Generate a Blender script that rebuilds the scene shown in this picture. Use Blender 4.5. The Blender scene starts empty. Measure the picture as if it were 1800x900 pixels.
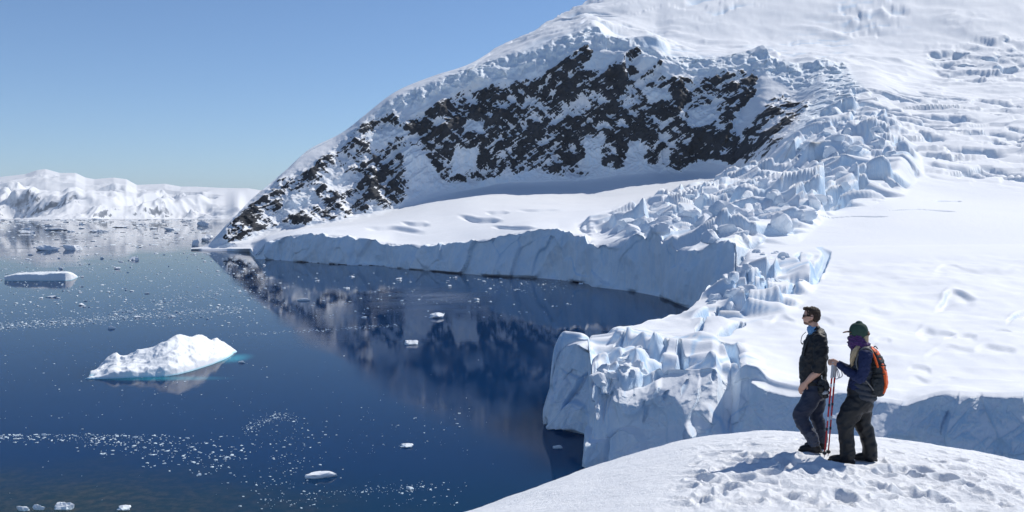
import bpy, bmesh, math, random
import numpy as np
from mathutils import Vector, Matrix

# ---------------------------------------------------------------- camera, world, sun, exposure
F = 1766.0          # focal length in photo pixels (1800 px wide frame)
HZ = 377.0          # photo row of the sea horizon
CAM = 60.0          # eye height above the sea in metres
scene = bpy.context.scene
COL = scene.collection
cam_data = bpy.data.cameras.new('camera')
cam_data.sensor_width = 36.0
cam_data.lens = 36.0 * F / 1800.0
cam_data.shift_y = -(450.0 - HZ) / 1800.0
cam_data.clip_start = 0.2
cam_data.clip_end = 90000.0
cam = bpy.data.objects.new('camera', cam_data)
COL.objects.link(cam)
cam.location = (0, 0, CAM)
cam.rotation_euler = (math.radians(90), 0, 0)
scene.camera = cam

SUN_AZ = math.radians(54.0)      # clockwise from the viewing direction
SUN_EL = math.radians(46.0)
world = bpy.data.worlds.new('World')
scene.world = world
world.use_nodes = True
wn = world.node_tree.nodes
bg = wn['Background']
sky = wn.new('ShaderNodeTexSky')
sky.sky_type = 'NISHITA'
sky.sun_disc = False
sky.sun_elevation = SUN_EL
sky.sun_rotation = SUN_AZ
sky.altitude = 60
sky.air_density = 0.75
sky.dust_density = 0.0
sky.ozone_density = 6.0
world.node_tree.links.new(sky.outputs[0], bg.inputs[0])
bg.inputs[1].default_value = 0.12
sun_data = bpy.data.lights.new('sun', 'SUN')
sun_data.energy = 4.15
sun_data.angle = math.radians(0.53)
sun_data.color = (1.0, 0.955, 0.88)
sun = bpy.data.objects.new('sun', sun_data)
COL.objects.link(sun)
to_sun = Vector((math.sin(SUN_AZ) * math.cos(SUN_EL), math.cos(SUN_AZ) * math.cos(SUN_EL), math.sin(SUN_EL)))
sun.rotation_euler = to_sun.to_track_quat('Z', 'Y').to_euler()
sun.location = (40, 40, 200)
scene.view_settings.view_transform = 'Standard'
scene.view_settings.look = 'None'
scene.view_settings.exposure = 0.0
scene.view_settings.gamma = 1.0
scene.view_settings.use_curve_mapping = False
scene.cycles.volume_bounces = 0
scene.cycles.max_bounces = 12
scene.cycles.diffuse_bounces = 8
scene.cycles.use_denoising = True

# ---------------------------------------------------------------- numpy noise
_rng = np.random.RandomState(11)
PERM = _rng.permutation(256)
PERM = np.concatenate([PERM, PERM, PERM, PERM])
GRAD = _rng.normal(size=(256, 3)); GRAD /= np.linalg.norm(GRAD, axis=1)[:, None]
RND = _rng.rand(256, 6)

def perlin(p):
    p = np.asarray(p, dtype=np.float64)
    i = np.floor(p).astype(np.int64); f = p - i
    u = f * f * f * (f * (f * 6 - 15) + 10)
    i &= 255
    out = 0
    for dx in (0, 1):
        hx = PERM[i[:, 0] + dx]
        wx = u[:, 0] if dx else 1 - u[:, 0]
        for dy in (0, 1):
            hy = PERM[hx + i[:, 1] + dy]
            wy = u[:, 1] if dy else 1 - u[:, 1]
            for dz in (0, 1):
                h = PERM[hy + i[:, 2] + dz]
                wz = u[:, 2] if dz else 1 - u[:, 2]
                g = GRAD[h]
                d = g[:, 0] * (f[:, 0] - dx) + g[:, 1] * (f[:, 1] - dy) + g[:, 2] * (f[:, 2] - dz)
                out = out + wx * wy * wz * d
    return out * 1.6

def fbm(p, octv=4, lac=2.03, gain=0.5):
    p = np.asarray(p, dtype=np.float64); a = 1.0; s = 0; n = 0
    for k in range(octv):
        s = s + a * perlin(p + 17.3 * k); n += a
        p = p * lac; a *= gain
    return s / n * 1.3

def ridged(p, octv=4, lac=2.05, gain=0.5):
    p = np.asarray(p, dtype=np.float64); a = 1.0; s = 0; n = 0; w = 1.0
    for k in range(octv):
        v = 1 - np.abs(perlin(p + 9.7 * k)); v = v * v * w
        s = s + a * v; n += a; w = np.clip(v * 1.6, 0, 1)
        p = p * lac; a *= gain
    return s / n

def voronoi2(q):
    """2D cells: returns F1, F2, random values of the nearest cell, offset from its centre"""
    q = np.asarray(q, dtype=np.float64)
    i = np.floor(q).astype(np.int64); n = len(q)
    f1 = np.full(n, 9.0); f2 = np.full(n, 9.0)
    rid = np.zeros(n, dtype=np.int64); off = np.zeros((n, 2))
    for dx in (-1, 0, 1):
        for dy in (-1, 0, 1):
            c = i + (dx, dy)
            h = PERM[PERM[c[:, 0] & 255] + (c[:, 1] & 255)]
            ctr = c + 0.1 + 0.8 * RND[h, :2]
            v = q - ctr; d = np.sqrt((v ** 2).sum(1))
            closer = d < f1
            f2 = np.where(closer, f1, np.minimum(f2, d))
            f1 = np.where(closer, d, f1)
            rid = np.where(closer, h, rid)
            off[closer] = v[closer]
    return f1, f2, RND[rid], off

def sstep(a, b, x):
    t = np.clip((x - a) / (b - a), 0, 1)
    return t * t * (3 - 2 * t)

# ---------------------------------------------------------------- helpers
def unproject(px, py, d):
    """photo pixel at depth d (metres along the view) -> world"""
    return np.stack([d * (px - 900.0) / F, d, CAM - d * (py - HZ) / F], axis=-1)

def project(P):
    return 900.0 + F * P[..., 0] / P[..., 1], HZ + F * (CAM - P[..., 2]) / P[..., 1]

def on_sea(px, py):
    d = CAM * F / (py - HZ)
    return d * (px - 900.0) / F, d

def tag(o, label=None, cat=None, group=None, kind=None):
    if label: o['label'] = label
    if cat: o['category'] = cat
    if group: o['group'] = group
    if kind: o['kind'] = kind
    return o

def mesh_from(name, V, Fc, mat, parent=None, smooth=True, attrs=None):
    me = bpy.data.meshes.new(name)
    V = np.asarray(V, dtype=np.float32); Fc = np.asarray(Fc, dtype=np.int32)
    nf, k = Fc.shape
    me.vertices.add(len(V)); me.vertices.foreach_set('co', V.ravel())
    me.loops.add(nf * k); me.loops.foreach_set('vertex_index', Fc.ravel())
    me.polygons.add(nf)
    me.polygons.foreach_set('loop_start', np.arange(0, nf * k, k, dtype=np.int32))
    me.polygons.foreach_set('use_smooth', np.full(nf, smooth))
    me.update(calc_edges=True)
    for an, av in (attrs or {}).items():
        a = me.attributes.new(an, 'FLOAT', 'POINT')
        a.data.foreach_set('value', np.asarray(av, dtype=np.float32).ravel())
    if mat: me.materials.append(mat)
    o = bpy.data.objects.new(name, me)
    COL.objects.link(o)
    if parent: o.parent = parent
    return o

def grid_faces(nr, nc, flip=False):
    a = np.arange(nr * nc).reshape(nr, nc)
    q = np.stack([a[:-1, :-1], a[:-1, 1:], a[1:, 1:], a[1:, :-1]], -1).reshape(-1, 4)
    return q[:, ::-1] if flip else q

def grid_normals(P):
    du = np.gradient(P, axis=1); dv = np.gradient(P, axis=0)
    n = np.cross(du, dv)
    n /= np.linalg.norm(n, axis=2)[..., None] + 1e-9
    return n

def pchip(t, Y, tq):
    """monotone cubic along axis 0 of Y (ncurves, ncol)"""
    h = np.diff(t)[:, None]; dl = np.diff(Y, axis=0) / h
    m = np.zeros_like(Y)
    w1 = 2 * h[1:] + h[:-1]; w2 = h[1:] + 2 * h[:-1]
    same = dl[:-1] * dl[1:] > 0
    with np.errstate(divide='ignore', invalid='ignore'):
        hm = (w1 + w2) / (w1 / dl[:-1] + w2 / dl[1:])
    m[1:-1] = np.where(same, hm, 0)
    m[0] = dl[0]; m[-1] = dl[-1]
    k = np.clip(np.searchsorted(t, tq, side='right') - 1, 0, len(t) - 2)
    hh = h[k]; s = ((tq - t[k])[:, None]) / hh
    return ((1 + 2 * s) * (1 - s) ** 2) * Y[k] + (s * (1 - s) ** 2) * hh * m[k] + (s * s * (3 - 2 * s)) * Y[k + 1] + (s * s * (s - 1)) * hh * m[k + 1]

def curve(cols, pts, soft=False):
    a = np.array(pts, dtype=float)
    if not soft:
        return np.interp(cols, a[:, 0], a[:, 1]), np.interp(cols, a[:, 0], a[:, 2])
    py = pchip(a[:, 0], a[:, 1:2], cols)[:, 0]; d = pchip(a[:, 0], a[:, 2:3], cols)[:, 0]
    return py, d

def within(mask, fn, X, *a, width=None):
    """evaluate a field only where its mask is open; zeros elsewhere"""
    k = mask.ravel() > 0.002
    r = fn(X[k], *a)
    many = isinstance(r, tuple)
    out = []
    for v in (r if many else (r,)):
        o = np.zeros(len(X)); o[k] = v; out.append(o)
    return tuple(out) if many else out[0]

def blur(A, n=1):
    for _ in range(n):
        B = np.pad(A, 1, mode='edge')
        A = 0.25 * B[1:-1, 1:-1] + 0.125 * (B[:-2, 1:-1] + B[2:, 1:-1] + B[1:-1, :-2] + B[1:-1, 2:]) + 0.0625 * (B[:-2, :-2] + B[2:, 2:] + B[:-2, 2:] + B[2:, :-2])
    return A

def poly_mask(px, py, poly, soft):
    """soft 0..1 mask of a polygon drawn over the photograph"""
    x = px.ravel(); y = py.ravel()
    inside = np.zeros(x.shape, bool); dist = np.full(x.shape, 1e9)
    n = len(poly)
    for k in range(n):
        x0, y0 = poly[k]; x1, y1 = poly[(k + 1) % n]
        c = ((y0 > y) != (y1 > y))
        xi = x0 + (y - y0) * (x1 - x0) / ((y1 - y0) if y1 != y0 else 1e-9)
        inside ^= c & (x < xi)
        t = np.clip(((x - x0) * (x1 - x0) + (y - y0) * (y1 - y0)) / ((x1 - x0) ** 2 + (y1 - y0) ** 2 + 1e-9), 0, 1)
        dist = np.minimum(dist, np.hypot(x - x0 - t * (x1 - x0), y - y0 - t * (y1 - y0)))
    s = np.where(inside, dist, -dist)
    return sstep(-soft, soft, s).reshape(px.shape)

def line_dist(px, py, pts, ystretch):
    """distance over the photograph to a polyline, rows stretched because the ice is seen aslant"""
    x = px; y = py * ystretch
    dist = np.full(px.shape, 1e9); along = np.zeros(px.shape)
    tot = 0; segs = []
    for (x0, y0), (x1, y1) in zip(pts[:-1], pts[1:]):
        L = math.hypot(x1 - x0, (y1 - y0) * ystretch); segs.append((x0, y0 * ystretch, x1, y1 * ystretch, tot, L)); tot += L
    for x0, y0, x1, y1, s0, L in segs:
        t = np.clip(((x - x0) * (x1 - x0) + (y - y0) * (y1 - y0)) / (L * L + 1e-9), 0, 1)
        d = np.hypot(x - x0 - t * (x1 - x0), y - y0 - t * (y1 - y0))
        cl = d < dist
        dist = np.where(cl, d, dist); along = np.where(cl, (s0 + t * L) / tot, along)
    return dist, along

# ---------------------------------------------------------------- materials
class N:
    """small helper around a node tree"""
    def __init__(self, name):
        self.m = bpy.data.materials.new(name); self.m.use_nodes = True
        self.t = self.m.node_tree; self.p = self.t.nodes['Principled BSDF']
    def new(self, t, **kw):
        n = self.t.nodes.new(t)
        for k, v in kw.items(): setattr(n, k, v)
        return n
    def link(self, a, b): self.t.links.new(a, b)
    def attr(self, n): 
        a = self.new('ShaderNodeAttribute'); a.attribute_name = n; return a.outputs['Fac']
    def math(self, op, a, b=0.0, clamp=False):
        n = self.new('ShaderNodeMath', operation=op, use_clamp=clamp)
        for k, v in enumerate((a, b)):
            if hasattr(v, 'links'): self.link(v, n.inputs[k])
            else: n.inputs[k].default_value = v
        return n.outputs[0]
    def ramp(self, x, a, b):
        n = self.new('ShaderNodeMapRange', interpolation_type='SMOOTHSTEP')
        self.link(x, n.inputs[0]); n.inputs[1].default_value = a; n.inputs[2].default_value = b
        return n.outputs[0]
    def mix(self, f, a, b):
        n = self.new('ShaderNodeMix', data_type='RGBA')
        for s, v in ((n.inputs[0], f), (n.inputs[6], a), (n.inputs[7], b)):
            if hasattr(v, 'links'): self.link(v, s)
            elif isinstance(v, (int, float)): s.default_value = v
            else: s.default_value = (*v, 1)
        return n.outputs[2]
    def pos(self, scale=(1, 1, 1), obj=False):
        c = self.new('ShaderNodeTexCoord') if obj else self.new('ShaderNodeNewGeometry')
        m = self.new('ShaderNodeMapping'); m.inputs['Scale'].default_value = scale
        self.link(c.outputs['Object' if obj else 'Position'], m.inputs[0]); return m.outputs[0]
    def noise(self, vec, scale, detail=4, rough=0.55, dist=0.0):
        n = self.new('ShaderNodeTexNoise'); n.inputs['Scale'].default_value = scale
        n.inputs['Detail'].default_value = detail; n.inputs['Roughness'].default_value = rough
        n.inputs['Distortion'].default_value = dist
        self.link(vec, n.inputs['Vector']); return n.outputs['Fac']
    def bump(self, h, strength, distance, normal=None):
        b = self.new('ShaderNodeBump'); b.inputs['Strength'].default_value = strength
        b.inputs['Distance'].default_value = distance
        self.link(h, b.inputs['Height'])
        if normal: self.link(normal, b.inputs['Normal'])
        return b.outputs[0]
    def set(self, **kw):
        for k, v in kw.items():
            s = self.p.inputs[k.replace('_', ' ')]
            if hasattr(v, 'links'): self.link(v, s)
            elif isinstance(v, (tuple, list)): s.default_value = (*v, 1) if len(v) == 3 else v
            else: s.default_value = v
        return self.m

def snow_rock_material(name, fine, rock_scale):
    """snow, glacier ice on steep faces, dark rock; the two attributes come from the built shape"""
    n = N(name)
    ice = n.attr('ice'); rock = n.attr('rock')
    p = n.pos()
    big = n.noise(p, fine * 0.05, 4)
    snow = n.mix(big, (0.80, 0.83, 0.87), (0.88, 0.89, 0.91))
    pv = n.pos((1, 1, 0.35))
    iv = n.noise(pv, fine * 0.35, 6, 0.68, 0.8)
    icec = n.mix(n.ramp(iv, 0.3, 0.7), (0.68, 0.82, 0.94), (0.89, 0.93, 0.955))
    c = n.mix(ice, snow, icec)
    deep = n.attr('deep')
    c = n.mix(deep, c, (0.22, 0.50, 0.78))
    # rock breaks through where the attribute, roughened by fine noise, is high; thin snow lies along slanting ledges
    rn = n.noise(p, rock_scale, 6, 0.72, 0.3)
    rk = n.math('ADD', rock, n.math('MULTIPLY', n.math('SUBTRACT', rn, 0.5), 0.95))
    for ang, sc, wgt in ((0.62, 0.55, 0.55), (-0.75, 0.42, 0.42), (1.35, 0.35, 0.35)):
        m = n.new('ShaderNodeMapping'); m.inputs['Rotation'].default_value = (0, ang, 0)
        g = n.new('ShaderNodeNewGeometry'); n.link(g.outputs['Position'], m.inputs[0])
        m2 = n.new('ShaderNodeMapping'); m2.inputs['Scale'].default_value = (0.16, 0.16, 1.0); n.link(m.outputs[0], m2.inputs[0])
        ln = n.noise(m2.outputs[0], rock_scale * sc, 3, 0.6, 0.8)
        line = n.math('SUBTRACT', 1.0, n.math('ABSOLUTE', n.math('SUBTRACT', n.math('MULTIPLY', ln, 2.0), 1.0)))
        rk = n.math('SUBTRACT', rk, n.math('MULTIPLY', n.ramp(line, 0.88, 0.985), wgt))
    dust = n.noise(p, rock_scale * 7, 4, 0.7)
    rk = n.math('ADD', rk, n.math('MULTIPLY', n.math('SUBTRACT', dust, 0.5), 0.75))
    rk = n.ramp(rk, 0.46, 0.57)
    rc = n.noise(p, rock_scale * 0.3, 6, 0.65)
    rockc = n.mix(n.ramp(rc, 0.35, 0.7), (0.013, 0.017, 0.026), (0.036, 0.042, 0.054))
    c = n.mix(rk, c, rockc)
    h = n.noise(p, fine, 5, 0.6)
    h2 = n.math('MULTIPLY', n.noise(pv, fine * 0.6, 6, 0.65, 0.5), n.math('ADD', n.math('MULTIPLY', ice, 4.5), n.math('MULTIPLY', rk, 3.0)))
    hh = n.math('ADD', n.math('MULTIPLY', h, 0.5), h2)
    nb = n.bump(hh, 0.5, 0.35 / fine)
    rough = n.math('SUBTRACT', 0.75, n.math('MULTIPLY', ice, 0.2))
    n.set(Base_Color=c, Roughness=rough, Normal=nb)
    n.p.inputs['Specular IOR Level'].default_value = 0.25
    return n.m
MAT_FAR = snow_rock_material('mountain_snow_rock_ice', 0.25, 0.10)
MAT_NEAR = snow_rock_material('glacier_snow_ice', 0.9, 0.3)

STEP = 1.45
COLS = np.arange(336.0, 1996.0, STEP)

def sheet(cols, curves, rows, first_linear=1):
    """loft a surface through feature lines, each given as (column, row, depth) over the photograph"""
    D = []; Z = []; PY = []
    for k, c in enumerate(curves):
        py, d = curve(cols, c, k > first_linear)
        if k == first_linear and k:
            ker = np.hanning(29); ker /= ker.sum()
            w_ = sstep(1330, 1380, cols)
            py = py * (1 - w_) + w_ * np.convolve(np.pad(py, 14, mode='edge'), ker, mode='valid')
            d = d * (1 - w_) + w_ * np.convolve(np.pad(d, 14, mode='edge'), ker, mode='valid')
        D.append(d); Z.append(CAM - d * (py - HZ) / F); PY.append(py)
    D = np.array(D); Z = np.array(Z)
    t = np.concatenate([[0], np.cumsum(rows)]).astype(float)
    tq = []
    for k, r in enumerate(rows):
        tq += list(t[k] + np.arange(r))
    tq.append(t[-1]); tq = np.array(tq)
    d = pchip(t, D, tq); z = pchip(t, Z, tq)
    if first_linear:
        kk = tq <= t[first_linear]
        for j in np.where(kk)[0]:
            k = min(int(np.searchsorted(t, tq[j], side='right') - 1), first_linear - 1)
            s = (tq[j] - t[k]) / (t[k + 1] - t[k])
            d[j] = D[k] * (1 - s) + D[k + 1] * s; z[j] = Z[k] * (1 - s) + Z[k + 1] * s
    x = d * (cols[None] - 900.0) / F
    return np.stack([x, d, z], -1), tq, t

def water_pts(pts, up=0.0):
    return [(px, py, CAM * F / (py - HZ)) for px, py in pts]

# ---- feature lines of the far shore, from the waterline back to the skyline
C0 = water_pts([(330, 438.5), (355, 440), (400, 441.5), (440, 443), (447, 455), (540, 461), (610, 466), (675, 467.5), (683, 470), (780, 478), (860, 485),
                (950, 489), (1000, 494), (1033, 499), (1040, 504), (1110, 512), (1160, 522), (1205, 540), (1260, 552)]) + [(1290, 541, 590), (1320, 440, 630), (1400, 435, 640), (1600, 432, 640), (1800, 430, 640), (2000, 430, 640)]
c0d = lambda px: float(np.interp(px, [c[0] for c in C0], [c[2] for c in C0]))
C1 = [(px, py, c0d(px) + dd) for px, py, dd in [(330, 437.6, 4), (355, 437.3, 6), (400, 437.5, 9), (441, 437, 12), (448, 449, 6), (458, 436, 10), (470, 425, 14), (500, 417, 14), (540, 412, 14), (590, 413, 14), (640, 420, 14), (678, 428, 14), (690, 430, 14),
      (740, 433, 14), (786, 430, 14), (865, 420, 13), (905, 411, 13), (941, 404, 13), (982, 404, 13), (1010, 414, 12), (1031, 415, 12), (1037, 430, 14), (1055, 435, 14), (1089, 431, 12), (1113, 415, 10), (1124, 415, 10), (1134, 427, 12), (1144, 411, 9), (1158, 419, 9), (1165, 436, 12), (1182, 436, 12), (1193, 446, 12), (1223, 443, 12), (1251, 434, 14), (1292, 429, 22), (1320, 438, 10), (1400, 433, 10), (1600, 430, 10), (1800, 428, 10), (2000, 428, 10)]]
C1b = [(330, 437.5, 1690), (355, 437, 1690), (400, 435.5, 1690), (441, 434.5, 1640), (448, 446, 1415), (470, 421, 1400), (540, 409, 1345), (640, 415, 1250), (700, 423, 1225), (790, 421, 1140), (865, 412, 1060), (941, 400, 1030), (1000, 404, 1000), (1055, 416, 940), (1110, 408, 880), (1160, 412, 830), (1223, 418, 760), (1292, 408, 710), (1320, 420, 690), (1400, 410, 710), (1600, 410, 710), (1800, 412, 700), (2000, 412, 700)]
C2 = [(330, 437.4, 1692), (355, 436.7, 1692), (400, 432, 1695), (440, 431, 1690), (470, 417, 1520), (540, 403, 1480), (640, 402, 1430), (740, 402, 1380), (850, 394, 1330), (950, 384, 1280), (1050, 384, 1200), (1150, 374, 1100), (1250, 366, 980), (1290, 365, 930), (1400, 362, 870), (1500, 362, 840), (1650, 375, 810), (1800, 385, 800), (2000, 390, 800)]
C2b = [(330, 437.2, 1694), (355, 436.4, 1695), (400, 429, 1698), (440, 426, 1705), (480, 414, 1660), (560, 402, 1680), (640, 391, 1700), (700, 380, 1720), (760, 367, 1750), (840, 353, 1790), (900, 350, 1810), (1000, 350, 1815), (1100, 343, 1790), (1200, 330, 1750), (1285, 318, 1650), (1330, 305, 1500), (1380, 292, 1390), (1450, 292, 1180), (1550, 318, 1050), (1700, 346, 970), (1800, 352, 950), (2000, 352, 950)]
C3 = [(330, 437, 1696), (355, 436, 1698), (400, 428, 1705), (440, 422, 1722), (480, 412, 1740), (560, 398, 1770), (640, 382, 1825), (700, 365, 1889), (760, 347, 1932), (840, 330, 1980), (900, 320, 1990), (1000, 318, 1990), (1100, 306, 1975), (1200, 300, 1945), (1285, 303, 1787), (1330, 288, 1608), (1380, 270, 1460), (1450, 272, 1260), (1550, 300, 1110), (1700, 330, 1020), (1800, 336, 1000), (2000, 336, 1000)]
C4 = [(330, 436.8, 1698), (355, 435.5, 1702), (400, 412, 1716), (440, 388, 1755), (480, 370, 1790), (560, 340, 1850), (640, 308, 1904), (700, 285, 1938), (760, 258, 1971), (900, 235, 2010), (1000, 225, 2025), (1100, 215, 2015), (1200, 210, 1990), (1300, 215, 1920), (1350, 213, 1805), (1420, 200, 1700), (1500, 192, 1640), (1650, 215, 1520), (1800, 225, 1460), (2000, 225, 1460)]
C5 = [(330, 436.7, 1700), (355, 434.8, 1704), (400, 402, 1726), (440, 368, 1780), (480, 338, 1815), (540, 290, 1880), (600, 254, 1930), (700, 195, 1990), (760, 168, 2010), (830, 150, 2030), (900, 146, 2040), (960, 122, 2050), (1020, 92, 2060), (1050, 106, 2055), (1120, 94, 2050), (1160, 120, 2040), (1220, 140, 2030), (1330, 132, 1990), (1400, 152, 1930), (1450, 138, 1890), (1520, 135, 1880), (1600, 148, 1900), (1700, 160, 1850), (1800, 160, 1850), (2000, 160, 1850)]
C6 = [(330, 436.6, 1702), (355, 434.3, 1706), (400, 397, 1736), (440, 357, 1795), (480, 325, 1832), (540, 275, 1900), (600, 243, 1950), (640, 214, 1970), (700, 168, 2010), (760, 142, 2040), (830, 120, 2060), (880, 105, 2075), (950, 78, 2095), (1000, 62, 2105), (1040, 48, 2120), (1090, 68, 2100), (1150, 62, 2110), (1180, 98, 2080), (1230, 105, 2070), (1330, 100, 2050), (1380, 122, 2000), (1450, 112, 2010), (1520, 114, 2040), (1600, 122, 2080), (1640, 130, 2080), (1700, 138, 2050), (1760, 132, 2060), (1800, 128, 2070), (2000, 128, 2070)]
C7 = [(330, 436.5, 1704), (355, 434, 1708), (400, 396, 1742), (440, 354, 1803), (480, 321, 1846), (540, 269, 1912), (600, 238, 1962), (640, 208, 1982), (700, 163, 2030), (760, 137, 2070), (830, 114, 2110), (880, 86, 2240), (950, 56, 2350), (1000, 36, 2450), (1040, 24, 2500), (1100, 45, 2400), (1180, 72, 2330), (1330, 75, 2330), (1450, 80, 2310), (1600, 84, 2290), (1800, 76, 2270), (2000, 72, 2270)]
C8 = [(330, 436.4, 1706), (355, 433.5, 1710), (400, 395, 1745), (455, 340, 1815), (490, 310, 1860), (520, 284, 1890), (540, 265, 1916), (600, 234, 1968), (640, 204, 1988), (700, 159, 2040), (760, 134, 2080), (830, 111, 2130), (870, 87, 2280), (960, 42, 2500), (1030, 6, 2750), (1100, -22, 2850), (1200, -40, 2950), (1400, -60, 3100), (1800, -70, 3150), (2000, -70, 3150)]
C9 = [(330, 436.3, 1708), (355, 433.6, 1720), (400, 395.5, 1757), (455, 341, 1830), (490, 311, 1880), (540, 266, 1940), (600, 235, 1995), (700, 160, 2075), (830, 111.6, 2170), (870, 88, 2330), (960, 43, 2560), (1030, 6.5, 2850), (1100, -23, 3000), (1200, -42, 3150), (1400, -62, 3350), (1800, -72, 3450), (2000, -72, 3450)]
C10 = [(px, HZ + (CAM + 20) * F / (d + 500), d + 500) for px, py, d in C9]

P, TQ, TK = sheet(COLS, [C0, C1, C1b, C2, C2b, C3, C4, C5, C6, C7, C8, C9, C10], [56, 40, 84, 90, 46, 96, 80, 32, 40, 46, 3, 3])
nr, nc = P.shape[:2]
PX, PY = project(P)
flat = lambda A: A.reshape(-1, A.shape[-1])
X = flat(P)

# regions drawn over the photograph
ROCKS = [[(392, 418), (402, 398), (440, 362), (490, 318), (545, 296), (600, 252), (640, 222), (690, 196), (705, 215), (760, 190), (800, 165), (830, 152), (870, 152), (905, 146), (950, 135), (985, 105), (1035, 78),
          (1040, 95), (1022, 125), (1060, 125), (1095, 100), (1125, 80), (1130, 95), (1115, 118), (1165, 108), (1160, 135), (1215, 138), (1260, 130), (1300, 126), (1336, 132), (1330, 165), (1300, 195), (1318, 215), (1350, 175), (1380, 162), (1424, 166), (1418, 190), (1385, 240), (1350, 268), (1325, 282), (1286, 303),
          (1278, 288), (1230, 280), (1190, 304), (1150, 290), (1110, 288), (1080, 298), (1050, 285), (1030, 310), (980, 312), (930, 298), (880, 312), (840, 318), (790, 320), (745, 322), (700, 360), (640, 372), (600, 385), (540, 396), (480, 400), (430, 420), (405, 428)]]
SNOW_IN_ROCK = [[(705, 262), (735, 258), (770, 300), (775, 345), (725, 350)], [(800, 265), (840, 262), (835, 300), (790, 312)], [(1210, 195), (1260, 190), (1245, 222), (1205, 225)], [(1028, 240), (1060, 245), (1050, 300), (1025, 295)],
                [(1105, 250), (1125, 245), (1135, 292), (1100, 290)], [(820, 210), (850, 215), (850, 235), (815, 235)], [(500, 345), (555, 330), (560, 355), (505, 378)], [(1285, 215), (1320, 180), (1340, 185), (1310, 225), (1300, 240)], [(560, 320), (600, 300), (640, 310), (600, 330)],
                [(640, 240), (690, 222), (720, 235), (660, 262)], [(1130, 150), (1180, 165), (1185, 180), (1140, 178)]]
ICEFALL = [(1030, 402), (1060, 385), (1180, 345), (1290, 305), (1350, 280), (1405, 232), (1450, 200), (1500, 185), (1560, 205), (1600, 250), (1610, 300), (1580, 335), (1500, 352), (1440, 378), (1400, 412), (1330, 428), (1290, 428), (1190, 436), (1120, 410)]
SHELF_CREV = [(640, 425), (760, 400), (840, 380), (960, 372), (1030, 385), (1030, 410), (950, 400), (850, 415), (780, 428)]
UPPER_CREV = [(1450, 200), (1480, 150), (1600, 165), (1800, 180), (1990, 190), (1990, 300), (1800, 325), (1640, 300), (1600, 250)]
TOP_CREV = [(1100, 100), (1150, 60), (1250, 100), (1420, 60), (1480, 0), (1580, -10), (1600, 40), (1500, 70), (1450, 130), (1360, 150), (1330, 110), (1180, 105)]
WALL_R = [(1630, 90), (1700, 72), (1830, 60), (1990, 60), (1990, 130), (1780, 145), (1670, 148), (1640, 120)]
SUMMIT = [(1060, -40), (1320, -40), (1330, 40), (1150, 60), (980, 60), (900, 90), (860, 110), (900, 60), (980, 30)]

rock = np.zeros((nr, nc))
for q in ROCKS: rock = np.maximum(rock, poly_mask(PX, PY, q, 9))
for q in SNOW_IN_ROCK: rock = rock * (1 - poly_mask(PX, PY, q, 8))
strip = np.searchsorted(TK, TQ, side='right') - 1
row_t = TQ[:, None] + 0 * PX
cliff = sstep(-0.5, 3, row_t) * (1 - sstep(TK[1] - 2, TK[1] + 4, row_t)) * sstep(441, 452, PX) * (1 - sstep(1285, 1320, PX))
icefall = poly_mask(PX, PY, ICEFALL, 16) * sstep(TK[1] - 3, TK[1] + 6, row_t)
m_shelf = poly_mask(PX, PY, SHELF_CREV, 12); m_up = poly_mask(PX, PY, UPPER_CREV, 20)
m_top = poly_mask(PX, PY, TOP_CREV, 18); m_wall = poly_mask(PX, PY, WALL_R, 14); m_sum = poly_mask(PX, PY, SUMMIT, 22)
ice_edge = np.clip(poly_mask(PX, PY, [(600, 250), (700, 170), (830, 115), (950, 80), (1040, 40), (1100, 65), (1180, 100), (1340, 95), (1400, 115), (1480, 110), (1520, 160), (1480, 200), (1400, 240), (1360, 270), (1425, 170), (1340, 130), (1220, 135), (1160, 105), (1040, 80), (960, 120), (830, 148), (700, 192)], 8), 0, 1) * (1 - rock)
edge_fade = sstep(336, 380, PX)

def serac_field(X, size, seed, aspect=1.0, sharp=40.0):
    """broken blocks under snow: cells with a height and a tilt of their own, blended over a short distance at their edges"""
    w = np.stack([fbm(X / (size * 2.2) + seed, 2), fbm(X / (size * 2.2) + seed + 40, 2)], 1)
    q = X[:, :2] / size * np.array([1.0, aspect]) + 0.5 * w + seed
    i = np.floor(q).astype(np.int64)
    D = []; Hh = []
    for dx in (-1, 0, 1):
        for dy in (-1, 0, 1):
            c = i + (dx, dy)
            h = PERM[PERM[c[:, 0] & 255] + (c[:, 1] & 255)]
            r = RND[h]
            off = q - (c + 0.1 + 0.8 * r[:, :2])
            D.append((off ** 2).sum(1))
            Hh.append((r[:, 2] - 0.4) * 1.8 + off[:, 0] * (r[:, 3] - 0.4) * 2.2 - off[:, 1] * (r[:, 4] - 0.05) * 2.0)
    D = np.array(D); Hh = np.array(Hh)
    f = D.min(0); W = np.exp(-sharp * (D - f))
    edge = np.sort(D, axis=0)[1] - f
    return (W * Hh).sum(0) / W.sum(0), 1 - sstep(0.0, 0.12, edge)

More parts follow.
